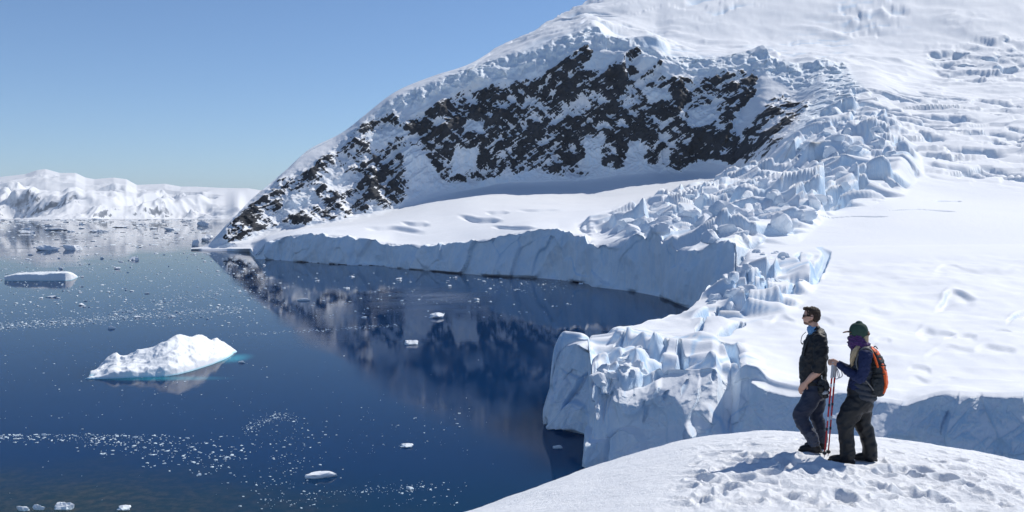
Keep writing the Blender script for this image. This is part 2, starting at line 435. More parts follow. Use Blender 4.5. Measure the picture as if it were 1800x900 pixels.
def column_field(q, wid, hgt, seed):
    """slabs of a calving front: upright cells, each standing out or back by its own amount"""
    w = np.stack([fbm(q / (wid * 2.5) + seed, 2), fbm(q / (wid * 2.5) + seed + 30, 2)], 1)
    p = np.stack([(q[:, 0] - 0.25 * q[:, 2]) / wid, q[:, 2] / hgt], 1) + 0.5 * w + seed
    i = np.floor(p).astype(np.int64); D = []; Hh = []
    for dx in (-1, 0, 1):
        for dy in (-1, 0, 1):
            c = i + (dx, dy); r = RND[PERM[PERM[c[:, 0] & 255] + (c[:, 1] & 255)]]
            off = p - (c + 0.1 + 0.8 * r[:, :2])
            D.append((off ** 2).sum(1)); Hh.append((r[:, 2] - 0.5) * 1.6 + off[:, 0] * (r[:, 3] - 0.5) * 2.4 + off[:, 1] * (r[:, 4] - 0.5) * 1.2)
    D = np.array(D); Hh = np.array(Hh); f = D.min(0); W = np.exp(-60 * (D - f))
    return (W * Hh).sum(0) / W.sum(0), 1 - sstep(0.0, 0.05, np.sort(D, axis=0)[1] - f)

nrm = grid_normals(P)
if nrm[200, 600, 2] < 0: nrm = -nrm
XF = X
disp = np.zeros((nr * nc, 3))
up = np.zeros(nr * nc)
r1 = lambda A: A.reshape(-1)
deep = np.zeros(nr * nc)

# broad rolling of the snow
roll = fbm(XF / np.array([150, 150, 150]), 4) * 5.0 + fbm(XF / 38.0, 3) * 0.7
mound = sstep(TK[1], TK[1] + 20, row_t) * edge_fade * (1 - 0.75 * poly_mask(PX, PY, [(1500, 440), (2000, 440), (2000, 340), (1560, 345)], 20))
up += roll * r1(mound) * (0.35 + 0.65 * r1(sstep(TK[4], TK[6], row_t))) * r1(1 - sstep(TK[9] - 10, TK[10], row_t) * (PX < 860))

# wind and flow relief of the upper snowfields, drawn out along the slope
hi = sstep(TK[6], TK[7] + 10, row_t) * (1 - 0.7 * rock)
hi = hi * (1 - sstep(TK[9], TK[10], row_t) * (PX < 900)) * sstep(700, 900, PX)
pt = sstep(-0.1, 0.35, within(hi, lambda q: fbm(q / 260.0 + 21, 3), XF))
up += r1(hi) * ((within(hi, lambda q: ridged(np.stack([q[:, 0] / 240 + q[:, 2] / 190, q[:, 1] / 130, q[:, 2] / 75], 1) + 31, 4), XF) - 0.5) * (2.5 + 18 * pt) + within(hi, lambda q: fbm(q / 30.0 + 3, 3), XF) * 1.0)
# rock buttresses, gullies running down, slanting ledges
cs, sn = math.cos(0.62), math.sin(0.62)
u = XF[:, 0] * cs + XF[:, 2] * sn; v = -XF[:, 0] * sn + XF[:, 2] * cs
rk0 = np.maximum(rock, poly_mask(PX, PY, ROCKS[0], 25))
def uvz(q, s):
    return (q[:, 0] * cs + s * q[:, 2] * sn), (-s * q[:, 0] * sn + q[:, 2] * cs)
butt = within(rk0, lambda q: ridged(np.stack([q[:, 0] / 95, q[:, 1] / 200, q[:, 2] / 230], 1) + 3.1, 4), XF)
ledge = within(rk0, lambda q: ridged(np.stack([uvz(q, 1)[0] / 110, q[:, 1] / 120, uvz(q, 1)[1] / 26], 1) + 7.7, 4), XF)
ledge2 = within(rk0, lambda q: ridged(np.stack([uvz(q, -1)[0] / 60, q[:, 1] / 90, uvz(q, -1)[1] / 22], 1) + 2.7, 3), XF)
crag = within(rk0, lambda q: ridged(q / 19.0, 3), XF)
rk1 = r1(np.maximum(rock, poly_mask(PX, PY, ROCKS[0], 25) * 0.5))
rr = rk1 * ((butt - 0.45) * 34 + (ledge - 0.4) * 15 + (ledge2 - 0.4) * 9 + (crag - 0.4) * 6 + (within(rk0, lambda q: ridged(q / 8.0 + 3, 2), XF) - 0.5) * 3.0)
disp += rr[:, None] * np.array([0, -1.0, 0.25])

# ice cliffs: flutes, facets, a ragged lip
cl = r1(cliff); ie = r1(ice_edge); ci = np.maximum(cl, ie)
fl = within(ci, lambda q: fbm(np.stack([q[:, 0] / 16, q[:, 1] / 16, q[:, 2] / 55], 1), 5), XF)
#, XF[:, 1] / 16, XF[:, 2] / 55], 1), 5)
fl2 = within(ci, lambda q: ridged(np.stack([q[:, 0] / 34, q[:, 1] / 34, q[:, 2] / 80], 1) + 5, 3), XF)
#, XF[:, 1] / 34, XF[:, 2] / 80], 1) + 5, 3)
fac = within(ci, lambda q: fbm(q / 9.0, 4), XF)
big = within(ci, lambda q: ridged(np.stack([(q[:, 0] - 0.5 * q[:, 2]) / 75, q[:, 1] / 75, (q[:, 2] + 0.5 * q[:, 0]) / 120], 1) + 11, 3), XF)
slab, slab_e = within(ci, column_field, XF, 22.0, 38.0, 3.0)
outw = cl * (fl * 1.6 + (big - 0.5) * 13 + fac * 1.2 + slab * 4.5)
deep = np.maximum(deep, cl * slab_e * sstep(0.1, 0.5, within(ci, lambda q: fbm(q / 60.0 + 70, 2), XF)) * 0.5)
disp[:, 1] -= outw; disp[:, 0] -= outw * 0.4
lip = np.exp(-((row_t - TK[1]) / 9.0) ** 2) * sstep(445, 470, PX) * (1 - sstep(1280, 1310, PX))
up += r1(lip) * (within(lip, lambda q: ridged(np.stack([q[:, 0] / 33, q[:, 1] / 33, 0 * q[:, 0]], 1), 4), XF) - 0.55) * 7

# upper hanging ice
disp[:, 1] -= ie * (fl * 6 + slab * 6 + within(ci, lambda q: fbm(q / 14.0 + 9, 4), XF) * 7 + (within(ci, lambda q: ridged(q / 40.0, 3), XF) - 0.5) * 12)

# icefall: broken blocks at two sizes
ic = r1(icefall)
sA, cA = within(ic, serac_field, XF, 44.0, 4.4, 0.8)
sB, cB = within(ic, serac_field, XF, 21.0, 9.1, 0.8)
sz = sstep(550, 1000, XF[:, 1]) * 0.45 + 0.55
broken = sstep(-0.25, 0.3, within(ic, lambda q: fbm(q / 130.0 + 60, 3), XF))
fallz = ic * (sA * 14.0 + sB * 8.5 * broken) * sz
up += r1(blur(fallz.reshape(nr, nc), 1))
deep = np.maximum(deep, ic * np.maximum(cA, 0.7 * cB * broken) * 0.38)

# crevassed convex slopes: long transverse slots
def slots(XF, width, length, ang, seed):
    c, s = math.cos(ang), math.sin(ang)
    a = XF[:, 0] * c + XF[:, 1] * s; b = -XF[:, 0] * s + XF[:, 1] * c
    wv = fbm(XF / (length * 0.8) + seed, 3)
    q = np.stack([a / length + 0.3 * wv, b / width + 0.9 * wv], 1) + seed
    f1, f2, r, off = voronoi2(q)
    open_ = (r[:, 3] > 0.45) * 1.0
    cut = (1 - sstep(0.05, 0.20, np.abs(off[:, 1]))) * (1 - sstep(0.25, 0.5, np.abs(off[:, 0]))) * open_
    tilt = off[:, 1] * (r[:, 4] - 0.2)
    return cut, tilt
for m, wd, ln, an, se, dep in ((m_up, 38, 95, -0.9, 2.2, 15.0), (m_top, 40, 110, 0.2, 8.3, 4.0), (m_sum, 70, 160, 0.3, 3.3, 12.0)):
    cut, tl = within(m, slots, XF, wd, ln, an, se)
    up -= r1(blur((r1(m) * (cut * dep - tl * dep * 0.6)).reshape(nr, nc), 1))
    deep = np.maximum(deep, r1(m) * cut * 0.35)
mm = np.maximum(np.maximum(m_top, m_wall), m_up)
sC, cC = within(mm, serac_field, XF, 46.0, 14.4, 0.8)
up += r1(blur((r1(m_top) * sC * 11 * sstep(0.0, 0.5, within(m_top, lambda q: fbm(q / 150.0 + 30, 2), XF)) + r1(m_wall) * sC * 7).reshape(nr, nc), 1))
disp[:, 1] -= r1(m_wall) * within(m_wall, lambda q: fbm(q / 45.0 + 9, 4), XF) * 16
up += r1(m_up) * (sC * 3.2 + (within(m_up, lambda q: ridged(np.stack([(q[:, 0] * 0.6 - q[:, 1] * 0.8) / 55, (q[:, 0] * 0.8 + q[:, 1] * 0.6) / 190, 0 * q[:, 0]], 1), 3), XF) - 0.5) * 5)

# single crevasses seen on the shelf and the smooth basin (photo columns and rows)
def carve(px, py, pts, wid, depth, ystretch=3.0):
    d, al = line_dist(px, py, pts, ystretch)
    ends = sstep(0, 0.15, al) * (1 - sstep(0.85, 1, al))
    wob = 1 + 0.25 * np.sin(al * 7 + pts[0][0])
    d = d + wid * 0.5 * fbm(np.stack([px.ravel() / 22.0, py.ravel() / 14.0, 0 * px.ravel()], 1), 2).reshape(px.shape) if wid > 4 else d
    c = (1 - sstep(0.35, 1.0, d / (wid * (0.2 + 0.8 * ends) * wob))) 
    return -c * depth, c
def hollow(px, py, hx, hy, hw, hh, dep):
    """a scoop with a steep wall on its far side and a gentle ramp toward the viewer"""
    hh *= 0.62; dep *= 0.42
    nz = fbm(np.stack([px.ravel() / 55.0, py.ravel() / 40.0, 0 * px.ravel() + hx], 1), 1).reshape(px.shape)
    qx = (px - hx) / hw + 0.3 * nz; cy = py - hy - qx * abs(qx) * hh * 0.5 + nz * hh * 1.5
    side = 1 - sstep(0.5, 1.1, np.abs(qx))
    prof = sstep(-0.35 * hh, 0.25 * hh, cy) * (1 - sstep(0.3 * hh, 2.2 * hh, cy)) * side
    rimm = np.exp(-((cy + 0.6 * hh) / (0.6 * hh)) ** 2) * side
    return -prof * dep + rimm * dep * 0.35
for h_ in [(846, 384, 34, 5.5, 13), (876, 374, 24, 4, 9), (733, 394, 24, 4.5, 10), (945, 369, 40, 3.5, 6), (690, 402, 48, 5.5, 11), (905, 399, 40, 4, 8)]:
    up += r1(hollow(PX, PY, *h_))
CREV_FAR = [([(1440, 385), (1500, 380), (1560, 381)], 3, 2.5), ([(1560, 369), (1610, 367), (1680, 372)], 3, 3), ([(1640, 353), (1690, 354)], 4, 3)]
for pts, wid, dep in CREV_FAR:
    dz, c = carve(PX, PY, pts, wid, dep, 3.2)
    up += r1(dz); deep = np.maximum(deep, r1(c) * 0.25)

# keep the hidden seam with the near glacier untouched
seam = r1(1 - (1 - sstep(0, 6, row_t)) * (PX > 1300))
XD = XF + (disp + np.stack([0 * up, 0 * up, up], 1)) * seam[:, None]
PD = XD.reshape(nr, nc, 3)
nD = grid_normals(PD); nD = nD * np.sign(nrm[..., 2:3] * 0 + (1 if nD[300, 900, 2] > 0 else -1))
steep = 1 - sstep(0.25, 0.72, nD[..., 2])
ice = np.clip(np.maximum(steep * 0.75, cliff * 0.9), 0, 1) * (1 - rock * 0.9)
ice = np.maximum(ice, ice_edge * 0.55)
# rock shows on steep faces, snow lies on ledges and in gullies
face = ((ledge - 0.40) * 1.3 + (ledge2 - 0.40) * 1.0 + (butt - 0.42) * 0.5 + (crag - 0.4) * 0.9).reshape(nr, nc)
left_thin = 1 - 0.16 * (1 - sstep(640, 900, PX))
gully = (1 - sstep(0.02, 0.26, butt)).reshape(nr, nc) * (rk0 > 0)
mass = within(rk0, lambda q: fbm(np.stack([q[:, 0] / 70, q[:, 1] / 90, q[:, 2] / 55], 1) + 81, 3), XF).reshape(nr, nc)
rockv = rock * (0.60 - 0.55 * gully + 0.85 * mass + 1.25 * face + 0.75 * (0.42 - np.clip(nD[..., 2], -0.2, 1))) * left_thin
# a thin line of wet rock at the foot of the cliffs
foot = (1 - sstep(0.6, 1.8, row_t)) * (((PX > 345) & (PX < 690)) | ((PX > 985) & (PX < 1037))) * 0.75
rockv = np.maximum(rockv, foot)
k3 = int(TK[5])
fa = grid_faces(k3 + 1, nc); fb = grid_faces(nr - k3, nc)
def part(sl): return dict(rock=rockv[sl].ravel(), ice=ice[sl].ravel(), deep=deep.reshape(nr, nc)[sl].ravel())
sgn = nD[300, 900]
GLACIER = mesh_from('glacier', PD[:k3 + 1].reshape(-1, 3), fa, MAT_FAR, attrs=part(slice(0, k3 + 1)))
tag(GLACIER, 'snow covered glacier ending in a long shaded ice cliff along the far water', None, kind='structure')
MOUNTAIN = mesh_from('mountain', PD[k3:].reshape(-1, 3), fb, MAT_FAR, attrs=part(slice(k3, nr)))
tag(MOUNTAIN, 'steep snow mountain with a dark rock face', None, kind='structure')

# ---------------------------------------------------------------- near glacier tongue
TC = COLS[COLS >= 961.5]
TC = np.concatenate([np.arange(961.6, 1060, 0.9), TC[TC >= 1060]])
F0 = water_pts([(961, 745), (1000, 754), (1035, 764)]) + [(px, HZ + CAM * F / d, d) for px, d in ((1039.5, 240), (1100, 237), (1200, 228), (1300, 222), (1400, 216), (1600, 206), (1800, 198), (2000, 192))]
T0 = [(961, 744, 288), (966, 700, 289), (972, 655, 290), (978, 630, 291), (985, 617, 292), (994, 607, 292), (1010, 602, 290), (1034, 600, 285), (1037.5, 640, 270), (1040, 706, 243), (1046, 690, 245), (1060, 682, 248), (1085, 668, 252), (1110, 661, 253), (1150, 652, 254), (1162, 647, 253), (1205, 648, 250), (1250, 646, 248), (1258, 650, 248), (1268, 668, 250), (1285, 672, 252), (1300, 668, 242), (1313, 665, 240), (1345, 675, 236), (1365, 683, 234), (1400, 690, 231), (1486, 690, 226), (1540, 697, 222), (1591, 704, 219), (1625, 693, 217), (1663, 684, 215), (1740, 688, 211), (1800, 686, 208), (2000, 680, 200)]
M0 = [(961, 743, 290), (972, 652, 293), (994, 606, 298), (1034, 599, 297), (1040, 650, 275), (1085, 643, 274), (1130, 628, 275), (1162, 630, 272), (1250, 630, 268), (1268, 640, 270), (1285, 642, 268), (1313, 645, 258), (1400, 662, 258), (1500, 663, 252), (1700, 664, 245), (2000, 660, 234)]
M1 = [(961, 742.5, 291), (972, 650, 295), (994, 605, 304), (1055, 592, 322), (1100, 592, 318), (1162, 588, 318), (1250, 580, 322), (1313, 585, 322), (1400, 588, 316), (1600, 594, 311), (2000, 586, 306)]
M2 = [(961, 742.2, 292), (972, 649, 296), (994, 604.5, 310), (1055, 590, 332), (1100, 582, 334), (1162, 572, 348), (1250, 542, 392), (1313, 516, 428), (1400, 506, 448), (1600, 502, 452), (1800, 502, 452), (2000, 502, 452)]
K = [(961, 742, 293), (972, 648, 297), (994, 604, 314), (1025, 597, 325), (1055, 588, 338), (1075, 583, 340), (1100, 576, 345), (1140, 567, 360), (1170, 560, 375), (1205, 546, 400), (1230, 530, 430), (1250, 515, 460), (1290, 480, 550), (1320, 440, 630), (1400, 435, 640), (1600, 432, 640), (1800, 430, 640), (2000, 430, 640)]
def kb(px, py, d):
    z = CAM - d * (py - HZ) / F
    d2 = d + 10; z2 = -4 if px < 1260 else z - 12
    return (px, HZ + (CAM - z2) * F / d2, d2)
KB = [kb(*k) for k in K]
FB = [(px, HZ + (CAM + 3) * F / (d - 0.5), d - 0.5) for px, py, d in F0]
P2, TQ2, TK2 = sheet(TC, [FB, F0, T0, M0, M1, M2, K, KB], [3, 120, 46, 52, 76, 100, 4], first_linear=2)
n2r, n2c = P2.shape[:2]
QX, QY = project(P2)
X2 = flat(P2); rt = TQ2[:, None] + 0 * QX
up = np.zeros(n2r * n2c); disp = np.zeros((n2r * n2c, 3)); deep2 = np.zeros(n2r * n2c)
face2 = r1(sstep(TK2[1] - 2, TK2[1] + 2, rt) * (1 - sstep(TK2[2] - 4, TK2[2] + 1, rt)))
top2 = r1(sstep(TK2[2] - 1, TK2[2] + 6, rt))
kmask = r1(1 - sstep(TK2[5] + 30, TK2[6], rt) * (QX > 1280))
up += top2 * kmask * (fbm(X2 / np.array([48, 70, 60]), 4) * 2.4 + fbm(X2 / 15.0 + 4, 3) * 0.4 + (ridged(X2 / np.array([75, 40, 60]) + 8, 2) - 0.5) * 1.3)
f_a = within(face2, lambda q: fbm(np.stack([q[:, 0] / 6.0, q[:, 1] / 6.0, q[:, 2] / 17.0], 1), 5), X2)
f_b = within(face2, lambda q: ridged(np.stack([q[:, 0] / 19.0, q[:, 1] / 19.0, q[:, 2] / 34.0], 1) + 5, 3), X2)
f_c = within(face2, lambda q: fbm(q / 3.0, 4), X2)
f_d = within(face2, lambda q: ridged(np.stack([(q[:, 0] - 0.8 * q[:, 2]) / 22.0, q[:, 1] / 22.0, (q[:, 2] + 0.8 * q[:, 0]) / 60], 1) + 2.0, 3), X2)
slab2, slab2_e = within(face2, column_field, X2, 8.0, 13.0, 6.0)
slab3, slab3_e = within(face2, column_field, X2, 3.4, 5.5, 2.0)
patchy = sstep(-0.1, 0.35, within(face2, lambda q: fbm(q / 16.0 + 44, 3), X2))
o2 = face2 * (f_a * 1.0 + (f_b - 0.5) * 3.2 + f_c * 0.35 + (f_d - 0.5) * 5.5 + slab2 * 2.8 + slab3 * 1.2 * patchy)
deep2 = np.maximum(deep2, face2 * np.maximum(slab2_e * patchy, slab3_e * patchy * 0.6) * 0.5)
disp[:, 1] -= o2; disp[:, 0] -= 0.5 * o2
BLOCKS = [(965, 640), (980, 600), (1055, 585), (1120, 578), (1215, 585), (1300, 610), (1335, 640), (1345, 690), (1290, 690), (1258, 655), (1165, 652), (1050, 700), (1040, 760), (965, 760)]
RUBBLE = [(1036, 720), (1046, 640), (1080, 600), (1160, 612), (1165, 650), (1120, 680), (1090, 740), (1040, 770)]
BREAK = [(1205, 548), (1255, 512), (1292, 470), (1310, 430), (1400, 420), (1450, 430), (1440, 480), (1400, 530), (1340, 560), (1290, 560), (1240, 565)]
mb = r1(poly_mask(QX, QY, BLOCKS, 12)) * np.maximum(top2, face2 * 0.35); mr = r1(poly_mask(QX, QY, RUBBLE, 12)); mk = r1(poly_mask(QX, QY, BREAK, 16)) * kmask
s1, k1 = within(mb + mr + mk, serac_field, X2, 13.0, 3.3, 0.8, 14.0); s2_, k2 = within(mr, serac_field, X2, 5.0, 5.7, 0.8); s3, k3_ = within(mk + mb, serac_field, X2, 19.0, 12.2, 0.8)
rough2 = mb * (s1 * 2.5 + s3 * 1.8) + mr * (s2_ * 2.0 + s1 * 1.8) + mk * (s3 * 5.0 + s1 * 2.6 * sstep(0, .4, within(mk, lambda q: fbm(q / 40 + 3, 2), X2)))
up += r1(blur(rough2.reshape(n2r, n2c), 3))
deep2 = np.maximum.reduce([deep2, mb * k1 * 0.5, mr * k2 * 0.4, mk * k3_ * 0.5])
# slots and hollows read off the photograph
CREV_NEAR = [([(1186, 640), (1200, 628), (1195, 612)], 12, 5), ([(1262, 588), (1285, 574), (1308, 568)], 9, 3.5), ([(1250, 552), (1268, 536)], 10, 3.5), ([(1312, 532), (1318, 512), (1312, 500)], 8, 5), ([(1385, 520), (1398, 498)], 8, 4.5),
             ([(1425, 505), (1440, 470), (1452, 445), (1430, 422)], 11, 7), ([(1340, 520), (1352, 490), (1362, 470)], 8, 5), ([(1262, 598), (1290, 620), (1298, 655)], 9, 4.5), 
             ([(1130, 628), (1150, 618), (1175, 612)], 8, 3), ([(1080, 612), (1100, 600)], 7, 3), ([(1310, 470), (1330, 462)], 8, 4), ([(1225, 575), (1240, 562)], 7, 3), ([(1395, 460), (1408, 442)], 7, 4)]
for pts, wid, dep in CREV_NEAR:
    dz, c = carve(QX, QY, pts, wid, dep, 1.6)
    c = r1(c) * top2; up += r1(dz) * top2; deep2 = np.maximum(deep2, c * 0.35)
# wind hollows: a steep wall on the far side, a gentle ramp on the near side
wob2 = fbm(np.stack([QX.ravel() / 50.0, QY.ravel() / 34.0, 0 * QX.ravel()], 1), 1).reshape(QX.shape)
for hx, hy, hw, hh, dep in [(1680, 522, 27, 8, 4.0), (1795, 545, 22, 8, 3.5), (1648, 580, 22, 9, 2.6), (1690, 590, 20, 7, 2.0), (1752, 611, 24, 6, 1.8), (1615, 640, 13, 5, 1.2), (1668, 614, 34, 6, 1.2), (1545, 599, 16, 6, 1.4), (1760, 577, 11, 4, 1.2), (1510, 598, 20, 7, 1.2), (1372, 553, 14, 5, 1.4), (1650, 660, 30, 6, 1.0), (1470, 602, 20, 5, 1.4), (1575, 545, 40, 7, 0.8), (1720, 470, 60, 8, 1.4), (1440, 560, 16, 5, 1.0)]:
    hw *= 1.5; hh *= 0.9; dep *= 0.45
    nz = wob2
    qx = (QX - hx) / hw + 0.3 * nz; curve_y = QY - hy - qx * qx * hh * 0.8 + nz * hh * 1.5
    prof = sstep(-0.30 * hh, 0.15 * hh, curve_y) * (1 - sstep(0.2 * hh, 2.4 * hh, curve_y)) * (1 - sstep(0.55, 1.1, np.abs(qx)))
    rimm = np.exp(-((curve_y + 0.5 * hh) / (0.6 * hh)) ** 2) * (1 - sstep(0.5, 1.2, np.abs(qx)))
    up += r1(-prof * dep + rimm * dep * 0.3) * top2
# slots in the face itself
for pts, wid, dep in [([(1172, 700), (1180, 685)], 6, 4), ([(1205, 690), (1210, 668)], 6, 3), ([(1125, 745), (1145, 700)], 4, 3), ([(1252, 672), (1254, 650)], 5, 4), ([(1655, 760), (1668, 720)], 5, 2.5), ([(1400, 720), (1420, 700)], 7, 3)]:
    dd, al = line_dist(QX, QY, pts, 1.0)
    c = r1(1 - sstep(0.2, 1.0, dd / (wid * (0.35 + 1.3 * al * (1 - al) * 2)))) * face2
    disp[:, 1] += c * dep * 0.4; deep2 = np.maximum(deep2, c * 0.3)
XD2 = X2 + (disp + np.stack([0 * up, 0 * up, up], 1)) * kmask[:, None]
PD2 = XD2.reshape(n2r, n2c, 3)
nD2 = grid_normals(PD2)
if nD2[n2r // 2 + 60, n2c // 2, 2] < 0: nD2 = -nD2
steep2 = 1 - sstep(0.25, 0.75, nD2[..., 2])
blue = 0.5 + 0.5 * np.clip(fbm(X2 / np.array([30, 30, 12]) + 20, 3) * 2, -1, 1)
ice2 = steep2 * (0.7 + 0.3 * blue.reshape(n2r, n2c))
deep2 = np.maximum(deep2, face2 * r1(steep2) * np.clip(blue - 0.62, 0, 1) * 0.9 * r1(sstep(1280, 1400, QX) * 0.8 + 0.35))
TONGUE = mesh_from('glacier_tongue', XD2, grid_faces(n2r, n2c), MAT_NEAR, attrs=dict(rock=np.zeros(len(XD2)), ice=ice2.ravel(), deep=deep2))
tag(TONGUE, 'broken near end of the glacier dropping to the water behind the two people', None, kind='structure')
# ---------------------------------------------------------------- far mountains across the bay
def far_material():
    n = N('far_mountain_snow')
    p = n.pos((1, 1, 1)); rock = n.attr('rock')
    rn = n.noise(p, 0.004, 6, 0.65)
    rk = n.ramp(n.math('ADD', rock, n.math('MULTIPLY', n.math('SUBTRACT', rn, 0.5), 0.8)), 0.45, 0.62)
    c = n.mix(rk, (0.86, 0.87, 0.89), (0.13, 0.15, 0.19))
    return n.set(Base_Color=c, Roughness=0.8)
fc = np.arange(-420.0, 620.0, 1.6)
sky_line = [(-420, 318), (-250, 305), (-120, 322), (-40, 316), (0, 311), (45, 306), (65, 299), (80, 297), (105, 304), (133, 304), (150, 312), (165, 315), (200, 312), (222, 315), (240, 325), (290, 323), (318, 328), (345, 328), (400, 331), (435, 331), (460, 335), (520, 338), (620, 330)]
base = [(-420, 385.5), (620, 385.5)]
sk = np.interp(fc, *zip(*sky_line))
rows = np.linspace(0, 1, 170)
D0, D1 = 12400.0, 18500.0
dd = D0 + (D1 - D0) * rows[:, None] ** 1.0 + 0 * fc[None]
zs = CAM + (HZ - sk) * D1 / F
prof = 0.12 * rows + 0.88 * rows ** 1.7
zz = zs[None] * prof[:, None] + 0
zz[0] = -30
x = dd * (fc[None] - 900) / F
Pf = np.stack([x, dd, zz], -1); Xf = flat(Pf)
wp = np.stack([fbm(Xf / 3000.0, 3), fbm(Xf / 3000.0 + 50, 3), 0 * Xf[:, 0]], 1) * 700
rg = ridged(np.stack([(Xf + wp)[:, 0] / 1900, (Xf + wp)[:, 1] / 2600, 0 * Xf[:, 0] + 0.3], 1), 5, gain=0.52)
rg2 = ridged(np.stack([(Xf + wp)[:, 0] / 650, (Xf + wp)[:, 1] / 900, 0 * Xf[:, 0] + 3.3], 1), 4)
env = np.sin(np.clip(rows, 0, 1) * math.pi) ** 0.7
env = (env[:, None] + 0 * fc[None]).ravel() * (1 - 0.6 * (rows[:, None] > 0.9) + 0 * fc[None]).ravel()
dz = env * ((rg - 0.42) * 820 + (rg2 - 0.4) * 240)
# the front ridges stand lower than the skyline ridge behind them, each at its own height
rr_ = (rows[:, None] + 0 * fc[None])
drop = 62 * (1 - rr_) ** 1.1 * (0.75 + 0.7 * fbm(np.stack([fc / 60.0, 0 * fc, 0 * fc], 1), 3))[None]
lim = (CAM + (HZ - sk[None] - drop) * dd / F - 8 * (rr_ < 0.96)).ravel()
soft = 70.0 * (1 - rr_.ravel()) + 4
zt = Xf[:, 2] + dz
Xf[:, 2] = np.where(rr_.ravel() < 0.985, lim - soft * np.logaddexp(0, (lim - zt) / soft), zt)
Xf[:, 2] = np.where(rr_.ravel() < 0.001, -30, np.maximum(Xf[:, 2], 2))
Pf = Xf.reshape(Pf.shape)
nf = grid_normals(Pf); nf = nf if nf[80, 300, 2] > 0 else -nf
rockf = (1 - sstep(0.62, 0.86, nf[..., 2])) * 0.60
rockf *= (0.35 + 0.65 * sstep(0.0, 0.25, (0.5 - rows)[:, None] + 0 * fc[None]))
# the far side of the ridge
back = Pf[-1].copy(); back[:, 1] += 2500; back[:, 2] = -30
Pf = np.concatenate([Pf, back[None]], 0); rockf = np.concatenate([rockf, rockf[-1:]], 0)
FARM = mesh_from('far_mountain_range', Pf.reshape(-1, 3), grid_faces(*Pf.shape[:2]), far_material(), attrs=dict(rock=rockf.ravel()))
tag(FARM, 'hazy white mountain range across the bay', None, kind='structure')

